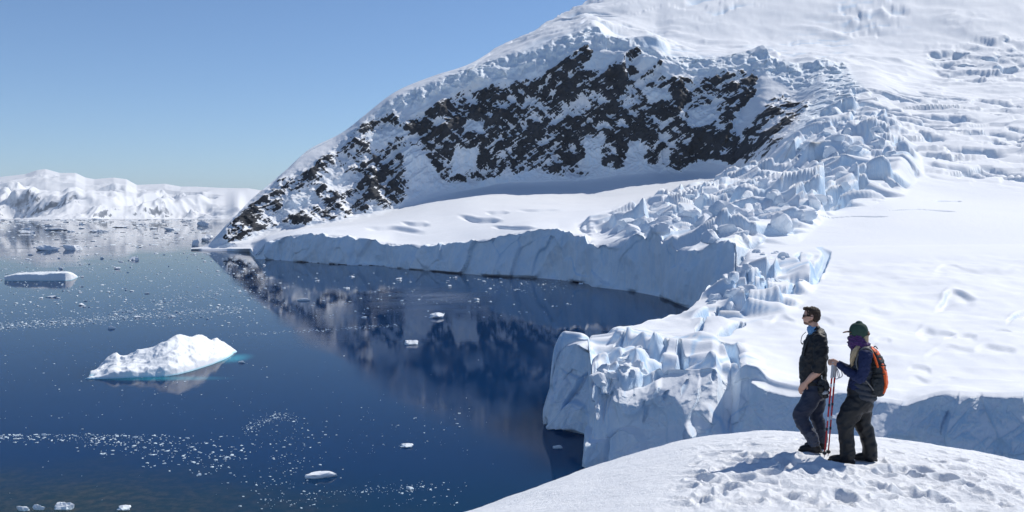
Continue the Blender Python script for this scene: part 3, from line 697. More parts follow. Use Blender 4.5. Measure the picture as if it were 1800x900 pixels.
# ---------------------------------------------------------------- sea
def water_material():
    n = N('sea_water')
    geo = n.new('ShaderNodeNewGeometry')
    sep = n.new('ShaderNodeSeparateXYZ'); n.link(geo.outputs['Position'], sep.inputs[0])
    x, y = sep.outputs[0], sep.outputs[1]
    p = n.pos()
    # shallow greenish grey water over the shore stones, near left
    cx, cy = on_sea(-120, 960)
    d = n.math('SQRT', n.math('ADD', n.math('POWER', n.math('MULTIPLY', n.math('SUBTRACT', x, cx), 0.75), 2), n.math('POWER', n.math('SUBTRACT', y, cy), 2)))
    dn = n.math('ADD', d, n.math('MULTIPLY', n.math('SUBTRACT', n.noise(p, 0.05, 5), 0.5), 45))
    sh = n.math('SUBTRACT', 1.0, n.ramp(dn, 12, 75))
    sh2 = n.math('SUBTRACT', 1.0, n.ramp(y, 185, 255))
    deepc = n.mix(n.noise(p, 0.012, 3), (0.001, 0.026, 0.092), (0.002, 0.029, 0.100))
    c = n.mix(n.math('MULTIPLY', sh2, 0.75), deepc, (0.002, 0.032, 0.068))
    bed = n.mix(n.ramp(n.noise(p, 0.35, 6, 0.7), 0.4, 0.7), (0.018, 0.040, 0.046), (0.075, 0.075, 0.062))
    c = n.mix(n.math('MULTIPLY', sh, 0.9), c, bed)
    # turquoise where the foot of the big berg lies under the surface
    def glow(px, py, rx, ry, rot=0.0):
        gx, gy = on_sea(px, py)
        ax = n.math('SUBTRACT', x, gx); ay = n.math('SUBTRACT', y, gy)
        q = n.math('ADD', n.math('POWER', n.math('DIVIDE', ax, rx), 2), n.math('POWER', n.math('DIVIDE', ay, ry), 2))
        return n.math('SUBTRACT', 1.0, n.ramp(n.math('SQRT', q), 0.0, 1.0))
    g = n.math('ADD', glow(410, 630, 9, 18), n.math('MULTIPLY', glow(285, 665, 30, 8), 0.6), True)
    c = n.mix(g, c, (0.04, 0.34, 0.47))
    # ripples: calm water with patches of cat's paw
    w1 = n.noise(n.pos((0.35, 1.0, 1)), 1.6, 4, 0.6)
    w2 = n.noise(n.pos((0.25, 1.0, 1)), 0.28, 3, 0.5)
    patch = n.ramp(n.noise(n.pos((0.6, 1.0, 1)), 0.011, 3, 0.5, 0.4), 0.42, 0.68)
    h = n.math('ADD', n.math('MULTIPLY', w1, n.math('ADD', 0.02, n.math('MULTIPLY', patch, 0.10))), n.math('MULTIPLY', w2, n.math('ADD', 0.06, n.math('MULTIPLY', patch, 0.14))))
    # a breath of wind ruffles the bay in front of the far ice cliff
    gust = glow(770, 522, 66, 150)
    gust = n.math('MULTIPLY', gust, n.ramp(n.noise(n.pos((0.5, 1.0, 1)), 0.03, 3), 0.3, 0.6))
    h = n.math('ADD', h, n.math('MULTIPLY', n.math('MULTIPLY', n.noise(n.pos((0.45, 1.0, 1)), 0.7, 3, 0.6), gust), 3.2))
    nb = n.bump(h, 1.0, 0.085)
    # body colour seen through the surface plus a mirror, a little weakened as through a polarising filter
    n.set(Base_Color=c, Roughness=0.9)
    n.p.inputs['Specular IOR Level'].default_value = 0.0
    n.p.subsurface_method = 'BURLEY'
    n.p.inputs['Subsurface Weight'].default_value = 1.0
    n.p.inputs['Subsurface Radius'].default_value = (1, 1, 1)
    n.p.inputs['Subsurface Scale'].default_value = 90.0
    gl = n.new('ShaderNodeBsdfGlossy'); n.link(n.math('ADD', 0.008, n.math('ADD', n.math('MULTIPLY', gust, 0.30), n.math('MULTIPLY', patch, 0.025))), gl.inputs['Roughness']); n.link(nb, gl.inputs['Normal'])
    fr = n.new('ShaderNodeFresnel'); fr.inputs['IOR'].default_value = 1.333; n.link(nb, fr.inputs['Normal'])
    mx = n.new('ShaderNodeMixShader')
    n.link(n.math('MULTIPLY', fr.outputs[0], n.math('ADD', 0.33, n.math('MULTIPLY', fr.outputs[0], 0.75))), mx.inputs[0])
    n.link(n.p.outputs[0], mx.inputs[1]); n.link(gl.outputs[0], mx.inputs[2])
    n.link(mx.outputs[0], n.t.nodes['Material Output'].inputs['Surface'])
    return n.m
S = 45000.0
sea_y = np.array([-3000, 0, 60, 150, 300, 700, 1500, 4000, 12000, S]); sea_x = np.array([-S, -9000, -2500, -700, -200, 0, 200, 700, 2500, 9000, S])
gx, gy = np.meshgrid(sea_x, sea_y)
SEA = mesh_from('water', np.stack([gx, gy, 0 * gx], -1).reshape(-1, 3), grid_faces(*gx.shape), water_material(), smooth=False)
tag(SEA, 'calm dark blue water of the bay', None, kind='structure')

# ---------------------------------------------------------------- snow hill under the people
def hill_material():
    n = N('trodden_snow')
    p = n.pos()
    c = n.mix(n.noise(p, 2.2, 5), (0.82, 0.845, 0.88), (0.89, 0.90, 0.915))
    h = n.math('ADD', n.math('MULTIPLY', n.noise(p, 16, 6, 0.65), 0.6), n.math('MULTIPLY', n.noise(p, 70, 4, 0.7), 0.28))
    nb = n.bump(h, 0.8, 0.05)
    n.set(Base_Color=c, Roughness=0.7, Normal=nb)
    n.p.inputs['Specular IOR Level'].default_value = 0.2
    return n.m
HC = np.concatenate([np.arange(-600, 760, 12.0), np.arange(760, 1850, 1.15), np.arange(1850, 2700, 12.0)])
crest = [(-600, 1240, 8), (300, 1040, 10), (600, 962, 11.2), (820, 900, 12.5), (912, 867, 13.2), (1038, 821, 14.3), (1147, 788, 15.2), (1245, 766, 15.8), (1364, 758, 16.0), (1500, 766, 15.8), (1637, 781, 15.4), (1800, 811, 15), (2000, 850, 14.4), (2700, 1000, 12)]
mid = [(-600, 1330, 6), (300, 1120, 7.6), (700, 985, 9.0), (912, 920, 10.4), (1038, 874, 11.3), (1147, 836, 11.9), (1245, 813, 12.2), (1364, 800, 12.3), (1425, 797, 12.33), (1500, 808, 12.05), (1637, 822, 11.9), (1800, 846, 11.6), (2000, 886, 11), (2700, 1060, 8.5)]
near = [(-600, 1500, 4.0), (300, 1230, 5.4), (900, 1010, 7.6), (1400, 985, 7.8), (1800, 1000, 7.6), (2700, 1200, 6)]
def back_of(c, dy, dz):
    out = []
    for px, py, d in c:
        z = -d * (py - HZ) / F; d2 = d + dy
        out.append((px * 1.0, HZ - (z + dz) * F / d2, d2))
    return out
near0 = [(px, HZ + 1.95 * F / 1.2, 1.2) for px in (-600, 2700)]
fall1 = back_of(crest, 1.2, -0.42); fall2 = back_of(crest, 8, -9); fall3 = back_of(crest, 60, -58.5)
PH, TQH, TKH = sheet(HC, [near0, near, mid, crest, fall1, fall2, fall3], [12, 120, 150, 24, 8, 8], first_linear=0)
hr, hc = PH.shape[:2]
# the slope behind and under the photographer
HX, HY = project(PH)
XH = flat(PH)
tramp = r1(poly_mask(HX, HY, [(1180, 905), (1230, 800), (1330, 778), (1560, 790), (1700, 800), (1900, 840), (1900, 960), (1100, 960)], 40))
fade = r1(sstep(8, 40, TQH[:, None] + 0 * HX)) * r1(1 - sstep(TKH[4], TKH[5], TQH[:, None] + 0 * HX))
lump = fbm(np.stack([XH[:, 0] / 0.9, XH[:, 1] / 0.9, 0 * XH[:, 0]], 1), 4) * 0.05 + fbm(np.stack([XH[:, 0] / 0.22, XH[:, 1] / 0.22, 0 * XH[:, 0] + 4], 1), 4) * 0.016
clod = ridged(np.stack([XH[:, 0] / 0.33, XH[:, 1] / 0.33, 0 * XH[:, 0] + 8], 1), 3) - 0.5
f1, f2, rv, of = voronoi2(np.stack([XH[:, 0], XH[:, 1]], 1) / 0.42 + 0.5 * np.stack([fbm(XH / 0.5, 2), fbm(XH / 0.5 + 9, 2)], 1))
prints = -(1 - sstep(0.16, 0.34, f1)) * (rv[:, 0] > 0.42) * (0.5 + 0.5 * rv[:, 1]) * 0.085 + sstep(0.3, 0.38, f1) * (1 - sstep(0.38, 0.5, f1)) * (rv[:, 0] > 0.42) * 0.025
smooth_part = fbm(np.stack([XH[:, 0] / 0.5, XH[:, 1] / 0.16, 0 * XH[:, 0]], 1), 3) * 0.008
XH[:, 2] += fade * (lump * (0.35 + 0.65 * tramp) + smooth_part + tramp * (prints * 0.75 + clod * 0.04))
SPOTS = []
def hill_z(x, y):
    i = np.argmin((XH[:, 0] - x) ** 2 + (XH[:, 1] - y) ** 2)
    return float(XH[i, 2])
# a track of older footprints and the stamped places where the two stand
def press(x, y, rx, ry, dep, level=None):
    q = ((XH[:, 0] - x) / rx) ** 2 + ((XH[:, 1] - y) / ry) ** 2
    w = 1 - sstep(0.45, 1.25, np.sqrt(q))
    if level is not None: XH[:, 2] = XH[:, 2] * (1 - w) + level * w
    else: XH[:, 2] -= w * dep
    rim = np.exp(-((np.sqrt(q) - 1.25) / 0.22) ** 2)
    XH[:, 2] += rim * 0.02

# ---------------------------------------------------------------- floating ice
def ice_material(name, blue):
    n = N(name)
    p = n.pos(obj=True)
    c = n.mix(n.noise(p, 1.2, 5), (0.80, 0.85, 0.90), (0.90, 0.91, 0.92))
    geo = n.new('ShaderNodeNewGeometry'); sp = n.new('ShaderNodeSeparateXYZ'); n.link(geo.outputs['Position'], sp.inputs[0])
    wet = n.math('SUBTRACT', 1.0, n.ramp(sp.outputs[2], 0.1, 0.9))
    c = n.mix(n.math('MULTIPLY', wet, blue), c, (0.30, 0.66, 0.80))
    nb = n.bump(n.noise(p, 1.6, 6, 0.6), 0.35, 0.25)
    n.set(Base_Color=c, Roughness=0.6, Normal=nb)
    n.p.inputs['Specular IOR Level'].default_value = 0.25
    return n.m
MAT_BERG = ice_material('iceberg_ice', 0.7)
MAT_FLOE = ice_material('floe_ice', 0.25)

def berg_sheet(name, curves, rows, rough, mat, label, cat, seed, step=1.2):
    c0 = min(c[0] for c in curves[0]); c1 = max(c[0] for c in curves[0])
    cols = np.arange(c0, c1 + 0.01, step)
    Pb, tq, tk = sheet(cols, curves, rows, first_linear=0)
    Xb = flat(Pb)
    w = r1(np.sin(np.clip((tq - tk[0]) / (tk[-1] - tk[0]), 0, 1) * math.pi)[:, None] ** 0.4 + 0 * Pb[..., 0])
    a, b = rough
    nz = fbm(Xb / a + seed, 5) * b + (ridged(Xb / (a * 0.7) + seed + 5, 3) - 0.5) * b * 0.9
    nz = nz + 0.10 * b * fbm(Xb / (a * 0.16) + seed, 3) * sstep(-0.2, 0.3, fbm(Xb / (a * 0.8) + 4 + seed, 2))
    Xb[:, 2] += w * nz * 0.8; Xb[:, 1] -= w * nz * 0.5
    c = Xb.mean(0); c[2] = 0
    o = mesh_from(name, Xb - c, grid_faces(*Pb.shape[:2]), mat)
    o.location = c
    return tag(o, label, cat)
def sub(px, d, z=-1.5): return (px, HZ + (CAM - z) * F / d, d)
def sea_d(py): return CAM * F / (py - HZ)
fw = [(150, 667), (175, 667), (230, 664.5), (285, 662.5), (310, 659), (328, 655), (345, 650), (370, 642), (400, 630), (410, 623), (417, 619)]
rg_ = [(150, 664), (165, 650), (178, 641), (205, 622), (212, 625), (240, 615), (265, 608), (290, 600), (305, 591), (316, 588.5), (330, 592), (345, 589), (360, 593), (373, 598), (380, 595), (392, 601), (402, 608), (412, 615), (417, 618)]
wl = lambda px: float(np.interp(px, *zip(*fw))); sk_ = lambda px: float(np.interp(px, *zip(*rg_)))
cc = [150, 156, 165, 178, 205, 212, 240, 265, 290, 305, 312, 316, 330, 345, 360, 373, 380, 392, 402, 412, 417]
b0 = [sub(x, sea_d(wl(x))) for x in cc]
b1 = [(x, wl(x) - (wl(x) - sk_(x)) * (0.28 if x < 305 else 0.2), sea_d(wl(x)) + 1.2) for x in cc]
b2 = [(x, wl(x) - (wl(x) - sk_(x)) * 0.55, sea_d(wl(x)) + 13 * min(1, (wl(x) - sk_(x)) / 30)) for x in cc]
b3 = [(x, wl(x) - (wl(x) - sk_(x)) * 0.78, sea_d(wl(x)) + 20 * min(1, (wl(x) - sk_(x)) / 30)) for x in cc]
b4 = [(x, sk_(x), sea_d(wl(x)) + 25 * min(1, (wl(x) - sk_(x)) / 30) + 0.5) for x in cc]
b5 = [sub(x, sea_d(wl(x)) + 34 * min(1, (wl(x) - sk_(x)) / 30) + 1) for x in cc]
berg_sheet('iceberg', [b0, b1, b2, b3, b4, b5], [20, 20, 18, 16, 16], (11.0, 1.9), MAT_BERG, 'large white peaked iceberg with turquoise waterline, biggest on the open water', 'iceberg', 3.0)
cc = [8, 14, 30, 60, 78, 90, 115, 126, 132, 137]
fb = {8: 493.5, 14: 494, 30: 494, 60: 494, 78: 494, 90: 494, 115: 493.5, 126: 492.5, 132: 490, 137: 487.5}
ft = {8: 487, 14: 485, 30: 482.5, 60: 482, 78: 483.5, 90: 481, 115: 480, 126: 482, 132: 485, 137: 487}
bt = {8: 486, 14: 484, 30: 480, 60: 478, 78: 477.5, 90: 477, 115: 477, 126: 479, 132: 482.5, 137: 486.6}
berg_sheet('iceberg', [[sub(x, sea_d(fb[x])) for x in cc], [(x, ft[x], sea_d(fb[x]) + 1) for x in cc], [(x, bt[x], sea_d(fb[x]) + 20) for x in cc], [sub(x, sea_d(fb[x]) + 26) for x in cc]], [12, 14, 10], (9.0, 0.8), MAT_BERG,
           'long flat topped iceberg with shaded grey side near the left edge', 'iceberg', 8.0, 1.0)

def ico(sub_):
    bm = bmesh.new(); bmesh.ops.create_icosphere(bm, subdivisions=sub_, radius=1.0)
    V = np.array([v.co[:] for v in bm.verts]); Fc = np.array([[v.index for v in f.verts] for f in bm.faces]); bm.free()
    return V, Fc
ICO = {k: ico(k) for k in (1, 2, 3, 4)}

def chunk(seed, sub_=3, planes=16, soft=14.0, rough=0.07):
    """angular lump of ice: a ball cut by random planes"""
    rs = np.random.RandomState(seed)
    V, Fc = ICO[sub_]
    n = rs.normal(size=(planes, 3)); n /= np.linalg.norm(n, axis=1)[:, None]
    c = rs.uniform(0.55, 1.0, planes)
    dt = V @ n.T
    inv = np.where(dt > 0.05, dt / c, 0.0)
    rr = 1.0 / ((inv ** soft).sum(1) ** (1 / soft) + 1e-3)
    rr = np.minimum(rr, 1.6)
    rr *= 1 + rough * fbm(V * 2.2 + seed, 3)
    W = V * rr[:, None]
    W /= np.abs(W).max(0)
    return W, Fc
CH = [chunk(100 + k, 3, 9, 30, 0.24) for k in range(10)]
CHM = []
for k, (V, Fc) in enumerate(CH):
    o = mesh_from('ice_floe', V, Fc, MAT_FLOE, smooth=False)
    CHM.append(o.data); bpy.data.objects.remove(o)
CHB = []
for k in range(5):
    V, Fc = chunk(300 + k, 4, 22, 18, 0.16)
    o = mesh_from('iceberg', V, Fc, MAT_FLOE, smooth=True); CHB.append(o.data); bpy.data.objects.remove(o)
rnd = random.Random(5)
def float_ice(name, px, py, wpx, hpx, label, cat, group=None, mesh=None, deep=1.6, rot=None):
    """py is the waterline; widths in photo pixels give the real size at that spot on the water"""
    x, d = on_sea(px, py)
    w = wpx * d / F / 2; h = hpx * d / F
    flatness = (py - HZ) / F                      # rows of a flat floe are foreshortened by this much
    o = bpy.data.objects.new(name, mesh or rnd.choice(CHM))
    COL.objects.link(o)
    o.location = (x, d + w * 0.5 * deep * 0.5, h * 0.12)
    o.scale = (w, w * rnd.uniform(0.45, 0.8) * deep * 0.6, h * 0.88)
    o.rotation_euler = (0, 0, rnd.uniform(-0.5, 0.5) if rot is None else rot)
    return tag(o, label, cat, group)

NAMED = [(560, 842, 66, 12, 'broad low white floe alone on the water at the bottom centre', 0), (718, 606, 34, 10, 'small white iceberg in the dark reflection nearest the middle of the bay', 1), (770, 559, 32, 9, 'jagged white ice lump in the bright ripples of the bay', 2),
         (532, 529, 26, 5, 'flat white floe at the left end of the dark reflection', 0), (716, 787, 28, 6, 'white wedge shaped ice piece drifting above the bottom centre floe', 2), (980, 789, 20, 7, 'pale blue ice piece in the shadow of the near ice cliff', 3),
         (103, 897, 48, 16, 'large rounded white ice lump at the bottom left shore', 1), (66, 897, 24, 10, 'middle of three white ice lumps at the bottom left corner', 3), (37, 899, 24, 10, 'leftmost white ice lump at the bottom left corner', 4), (217, 898, 29, 8, 'white ice lump at the bottom edge right of the shore lumps', 2),
         (424, 638, 15, 4, 'narrow white floe beside the turquoise tip of the big iceberg', 0), (720, 860, 16, 8, 'upright white ice lump among crumbs right of the broad floe', 4), (88, 523, 20, 5, 'flat white floe just below the long flat iceberg', 0), (233, 457, 24, 8, 'low grey white iceberg in the paler water toward the far shore', 1),
         (80, 440, 44, 9, 'left hump of the twin icebergs lying in the pale reflection', 3), (124, 439, 36, 11, 'right and rougher hump of the twin icebergs in the pale reflection', 4), (341, 432, 20, 15, 'tall shaded ice block standing off the mountain point', 1), (362, 424, 26, 12, 'bright ice block behind the mountain point', 2),
         (172, 408, 34, 8, 'dark sided iceberg in the pack toward the far shore', 3), (40, 410, 40, 10, 'broad iceberg in the pack at the far left', 1), (95, 405, 50, 8, 'long iceberg in the middle of the far pack', 0), (300, 405, 30, 9, 'iceberg in the far pack just left of the mountain point', 4), (210, 400, 36, 6, 'low iceberg behind the dark sided one', 2), (355, 397, 22, 9, 'squared iceberg touching the mountain skyline foot', 3),
         (205, 473, 14, 4, 'small flat floe right of the twin icebergs', 0), (140, 537, 16, 4, 'flat floe above the dense white streak', 2), (240, 559, 13, 4, 'floe lying in the end of the dense white streak', 1), (195, 578, 14, 5, 'lumpy floe just under the dense white streak', 4), (300, 557, 14, 4, 'thin floe right of the dense white streak', 0), (700, 491, 14, 4, 'floe near the far ice cliff, middle', 3), (618, 487, 12, 4, 'floe near the far ice cliff, left', 2), (1020, 500, 12, 4, 'floe lying under the right part of the far ice cliff', 1)]
for px, py, w, h, lab, k in NAMED:
    if py < 415 and px < 330: h *= 0.6
    big = w > 25 or h > 9
    cat = 'iceberg' if ('iceberg' in lab or 'block' in lab) else 'ice floe'
    float_ice('iceberg' if cat == 'iceberg' else 'ice_floe', px, py, w, h, lab, cat, mesh=CHM[k + 2] if big else None)

def spread(kind):
    """one scattered spot on the water in photo columns and rows, with a size in pixels"""
    g = rnd.gauss; u = rnd.uniform
    if kind == 'left': return 300 * u(0, 1) ** 1.3, 764 + abs(g(0, 6)) * u(0.3, 2), u(2, 7)
    if kind == 'fan': 
        t = u(0, 1); return 150 + 280 * t + g(0, 25), 775 + 45 * t * u(0, 1.6) + g(0, 8), u(2, 8)
    if kind == 'low': return g(505, 38), u(735, 895), u(1.5, 6)
    if kind == 'arc': t = u(0, 1); return 430 + 90 * t + g(0, 6), 758 - 26 * math.sin(t * 2.2) + g(0, 5), u(1.5, 4)
    if kind == 'line': t = u(0, 1); return 530 + 230 * t, 870 - 12 * t + g(0, 4), u(1.5, 5)
    if kind == 'mid': return u(560, 830), u(715, 800), u(1.5, 4)
    if kind == 'crumb': return u(640, 820), u(845, 890), u(1.5, 5)
    if kind == 'streak': t = u(0, 1); return 430 * t, 575 - 32 * t + g(0, 4.5), u(2, 5)
    if kind == 'streak2': t = u(0, 1); return 200 + 190 * t, 551 - 38 * t + g(0, 5), u(1.5, 4)
    if kind == 'thread': t = u(0, 1) ** 0.8; return 400 + 300 * t, 590 - 18 * t + g(0, 1.5), u(1.5, 3.5)
    if kind == 'open': return u(0, 470), 445 + 130 * u(0, 1) ** 1.2, u(1.5, 7)
    if kind == 'bay': return u(460, 1010), u(478, 560), u(2, 7)
    if kind == 'bayline': return u(840, 1000), 500 + g(0, 9), u(2, 6)
    if kind == 'below': return u(0, 470), u(580, 740), u(1.2, 4)
    if kind == 'pack': return u(-60, 372), 386 + 50 * u(0, 1) ** 1.9, u(3, 16)
    return u(0, 900), u(600, 880), u(1.2, 3)
ZONES = {'left': ('small white ice piece in the drift band along the left edge', 'ice in the left drift band', 24), 'fan': ('small white ice piece in the scattered fan at the lower left', 'ice in the lower left fan', 42), 'low': ('small white ice piece drifting near the broad floe at the bottom', 'ice near the bottom floe', 26),
         'crumb': ('small white ice crumb near the foot of the snow hill', 'ice crumbs by the snow hill', 12), 'mid': ('small ice crumb on dark water in front of the near ice cliff', 'ice before the near ice cliff', 12), 'streak': ('small white ice piece in the dense streak above the big iceberg', 'ice in the dense streak', 36), 'streak2': ('small white ice piece in the slanting upper streak', 'ice in the upper streak', 14),
         'open': ('small white floe strewn over the pale open water', 'ice on the open water', 62), 'bay': ('small white floe drifting in the bay below the far ice cliff', 'ice in the bay', 26), 'pack': ('small floe in the pack ice toward the far shore', 'floes in the far pack', 34)}
for z, (lab, grp, cnt) in ZONES.items():
    for _ in range(cnt):
        px, py, w = spread(z)
        w = max(w, 4.0) * rnd.choice((1.0, 1.0, 1.2, 1.7)) if z != 'pack' else w * 1.2
        px_edge = on_sea(px, py)
        float_ice('ice_floe', px, py, w, max(1.2, w * (rnd.uniform(0.2, 0.4) if z != 'pack' else rnd.uniform(0.08, 0.2))), lab, 'ice floe', grp)

# countless crumbs: one mesh
def brash():
    VV = []; FF = []; off = 0
    bases = [chunk(700 + k, 1, 9, 10, 0.0) for k in range(8)]
    counts = {'left': 190, 'fan': 300, 'low': 220, 'arc': 210, 'line': 120, 'mid': 90, 'crumb': 70, 'streak': 1000, 'streak2': 330, 'thread': 260, 'open': 1700, 'bay': 220, 'bayline': 110, 'below': 170, 'pack': 800, 'any': 90}
    for z, cnt in counts.items():
        for _ in range(cnt):
            px, py, w = spread(z); w *= rnd.choice((0.3, 0.4, 0.5, 0.6, 0.8, 1.3)) if z != 'pack' else rnd.choice((0.4, 0.7, 1.2))
            x, d = on_sea(px, py)
            if px > 940 and py > 560: continue
            V, Fc = bases[rnd.randrange(8)]
            wm = w * d / F / 2
            a = rnd.uniform(0, 6.28); c, s = math.cos(a), math.sin(a)
            hgt = wm * (rnd.uniform(0.2, 0.4) if z != 'pack' else rnd.uniform(0.06, 0.16)) + 0.06
            Q = V * np.array([wm, wm * rnd.uniform(0.5, 0.9), hgt])
            Q = np.stack([Q[:, 0] * c - Q[:, 1] * s + x, Q[:, 0] * s + Q[:, 1] * c + d, Q[:, 2] + hgt * 0.1], 1)
            VV.append(Q); FF.append(Fc + off); off += len(Q)
    o = mesh_from('brash_ice', np.concatenate(VV), np.concatenate(FF), MAT_FLOE, smooth=False)
    tag(o, 'fine white ice crumbs strewn over the water', None, kind='stuff')
brash()

# ---------------------------------------------------------------- single seracs standing in the icefall, parts of the glacier
SER = []
for k in range(9):
    V, Fc = chunk(500 + k, 3, 8, 60, 0.03)
    V = V.copy(); V[:, 2] += 0.35 * V[:, 1] * -1 * (V[:, 2] > 0)
    nz = 0.6
    o = mesh_from('serac', V, Fc, MAT_FAR, smooth=False, attrs=dict(ice=np.clip(0.55 - 0.7 * V[:, 2], 0, 0.7), rock=np.zeros(len(V)), deep=np.zeros(len(V))))
    SER.append(o.data); bpy.data.objects.remove(o)
def stand(parent, Pgrid, GX, GY, poly, count, size, seed):
    rs = random.Random(seed)
    x0 = min(p[0] for p in poly); x1 = max(p[0] for p in poly); y0 = min(p[1] for p in poly); y1 = max(p[1] for p in poly)
    inner = poly_mask(GX, GY, poly, 3) > 0.6
    idx = np.argwhere(inner)
    for _ in range(count):
        i, j = idx[rs.randrange(len(idx))]
        q = Pgrid[i, j]
        s = rs.uniform(*size)
        o = bpy.data.objects.new('serac', rs.choice(SER)); COL.objects.link(o); o.parent = parent
        o.location = q + np.array([0, 0, s * 0.1])
        o.scale = (s * rs.uniform(0.7, 1.3), s * rs.uniform(0.6, 1.1), s * rs.uniform(0.5, 1.0))
        o.rotation_euler = (rs.uniform(-0.3, 0.3), rs.uniform(-0.3, 0.3), rs.uniform(0, 6.28))
stand(GLACIER, PD[:k3 + 1], *project(PD[:k3 + 1]), [(1080, 400), (1180, 350), (1300, 318), (1400, 290), (1540, 312), (1480, 350), (1400, 400), (1300, 425), (1180, 425)], 150, (4.0, 12.0), 4)
stand(MOUNTAIN, PD[k3:], *project(PD[k3:]), [(1330, 290), (1400, 240), (1460, 200), (1540, 215), (1570, 280), (1480, 270), (1400, 265)], 60, (5.0, 13.0), 6)
stand(TONGUE, PD2, *project(PD2), [(1240, 545), (1290, 478), (1320, 440), (1400, 440), (1390, 490), (1330, 530), (1280, 545)], 50, (1.4, 4.0), 8)
stand(TONGUE, PD2, *project(PD2), [(1046, 660), (1070, 612), (1150, 615), (1150, 645), (1090, 665), (1050, 690)], 36, (0.8, 2.4), 9)
# ---------------------------------------------------------------- people and their gear
def cloth(name, col, rough=0.75, var=0.25, scale=14, sheen=0.02, bump=0.4):
    n = N(name); p = n.pos(obj=True)
    c2 = tuple(min(1, c * (1 + var) + 0.004) for c in col); c1 = tuple(c * (1 - var) for c in col)
    c = n.mix(n.noise(p, scale, 4), c1, c2)
    nb = n.bump(n.noise(p, scale * 5, 4, 0.6), bump, 0.006)
    n.set(Base_Color=c, Roughness=rough, Normal=nb)
    n.p.inputs['Sheen Weight'].default_value = sheen
    n.p.inputs['Specular IOR Level'].default_value = 0.3
    return n.m
def skin_mat():
    n = N('skin'); p = n.pos(obj=True)
    c = n.mix(n.noise(p, 18, 3), (0.50, 0.27, 0.19), (0.62, 0.37, 0.27))
    return n.set(Base_Color=c, Roughness=0.5)
SKIN = skin_mat()
M_JACKET = cloth('black_softshell', (0.009, 0.010, 0.013), 0.55)
M_TROUSER = cloth('navy_black_trousers', (0.016, 0.024, 0.052), 0.55, 0.3)
M_GAITER = cloth('grey_blue_gaiter', (0.055, 0.065, 0.095), 0.6)
M_BLACKTR = cloth('black_shell_trousers', (0.010, 0.011, 0.014), 0.45, 0.3)
M_BOOT = cloth('dark_rubber', (0.018, 0.018, 0.02), 0.5, 0.3, 20, 0.0)
M_SOLE = cloth('sole_rubber', (0.035, 0.035, 0.037), 0.8, 0.2, 20, 0.0)
M_BANDANA = cloth('blue_patterned_cloth', (0.16, 0.34, 0.66), 0.8, 0.75, 60)
M_HAIRB = cloth('brown_hair', (0.055, 0.035, 0.024), 0.6, 0.5, 90, 0.0, 1.0)
M_HAIRF = cloth('blond_hair', (0.52, 0.40, 0.25), 0.55, 0.35, 70, 0.0, 1.0)
M_STUBBLE = cloth('stubble', (0.24, 0.14, 0.10), 0.8, 0.4, 90, 0.0)
M_NAVY = cloth('navy_fleece', (0.014, 0.023, 0.075), 0.85, 0.3, 30)
M_VEST = cloth('dark_down_vest', (0.028, 0.034, 0.048), 0.45, 0.3)
M_PURPLE = cloth('purple_knit', (0.075, 0.022, 0.13), 0.95, 0.35, 60, 0.4, 0.9)
M_CAP = cloth('green_cap_cloth', (0.032, 0.068, 0.054), 0.85, 0.3, 50)
M_BRIM = cloth('brown_brim', (0.20, 0.125, 0.085), 0.8)
M_ORANGE = cloth('orange_nylon', (0.80, 0.115, 0.018), 0.55, 0.15)
M_PACK = cloth('charcoal_nylon', (0.028, 0.032, 0.036), 0.7, 0.3, 40)
M_STRAP = cloth('grey_webbing', (0.21, 0.20, 0.19), 0.8, 0.2, 60)
M_RED = cloth('red_pole_paint', (0.48, 0.012, 0.018), 0.35, 0.15, 30, 0.0, 0.0)
M_GRIP = cloth('pale_grey_grip', (0.42, 0.43, 0.46), 0.7, 0.2, 40, 0.0)
M_METAL = cloth('dull_metal', (0.35, 0.36, 0.38), 0.35, 0.1, 40, 0.0)
M_LENS = cloth('black_lens', (0.006, 0.006, 0.008), 0.12, 0.1, 10, 0.0, 0.0)
M_WHITE = cloth('white_print', (0.62, 0.64, 0.68), 0.7, 0.1, 30, 0.0)

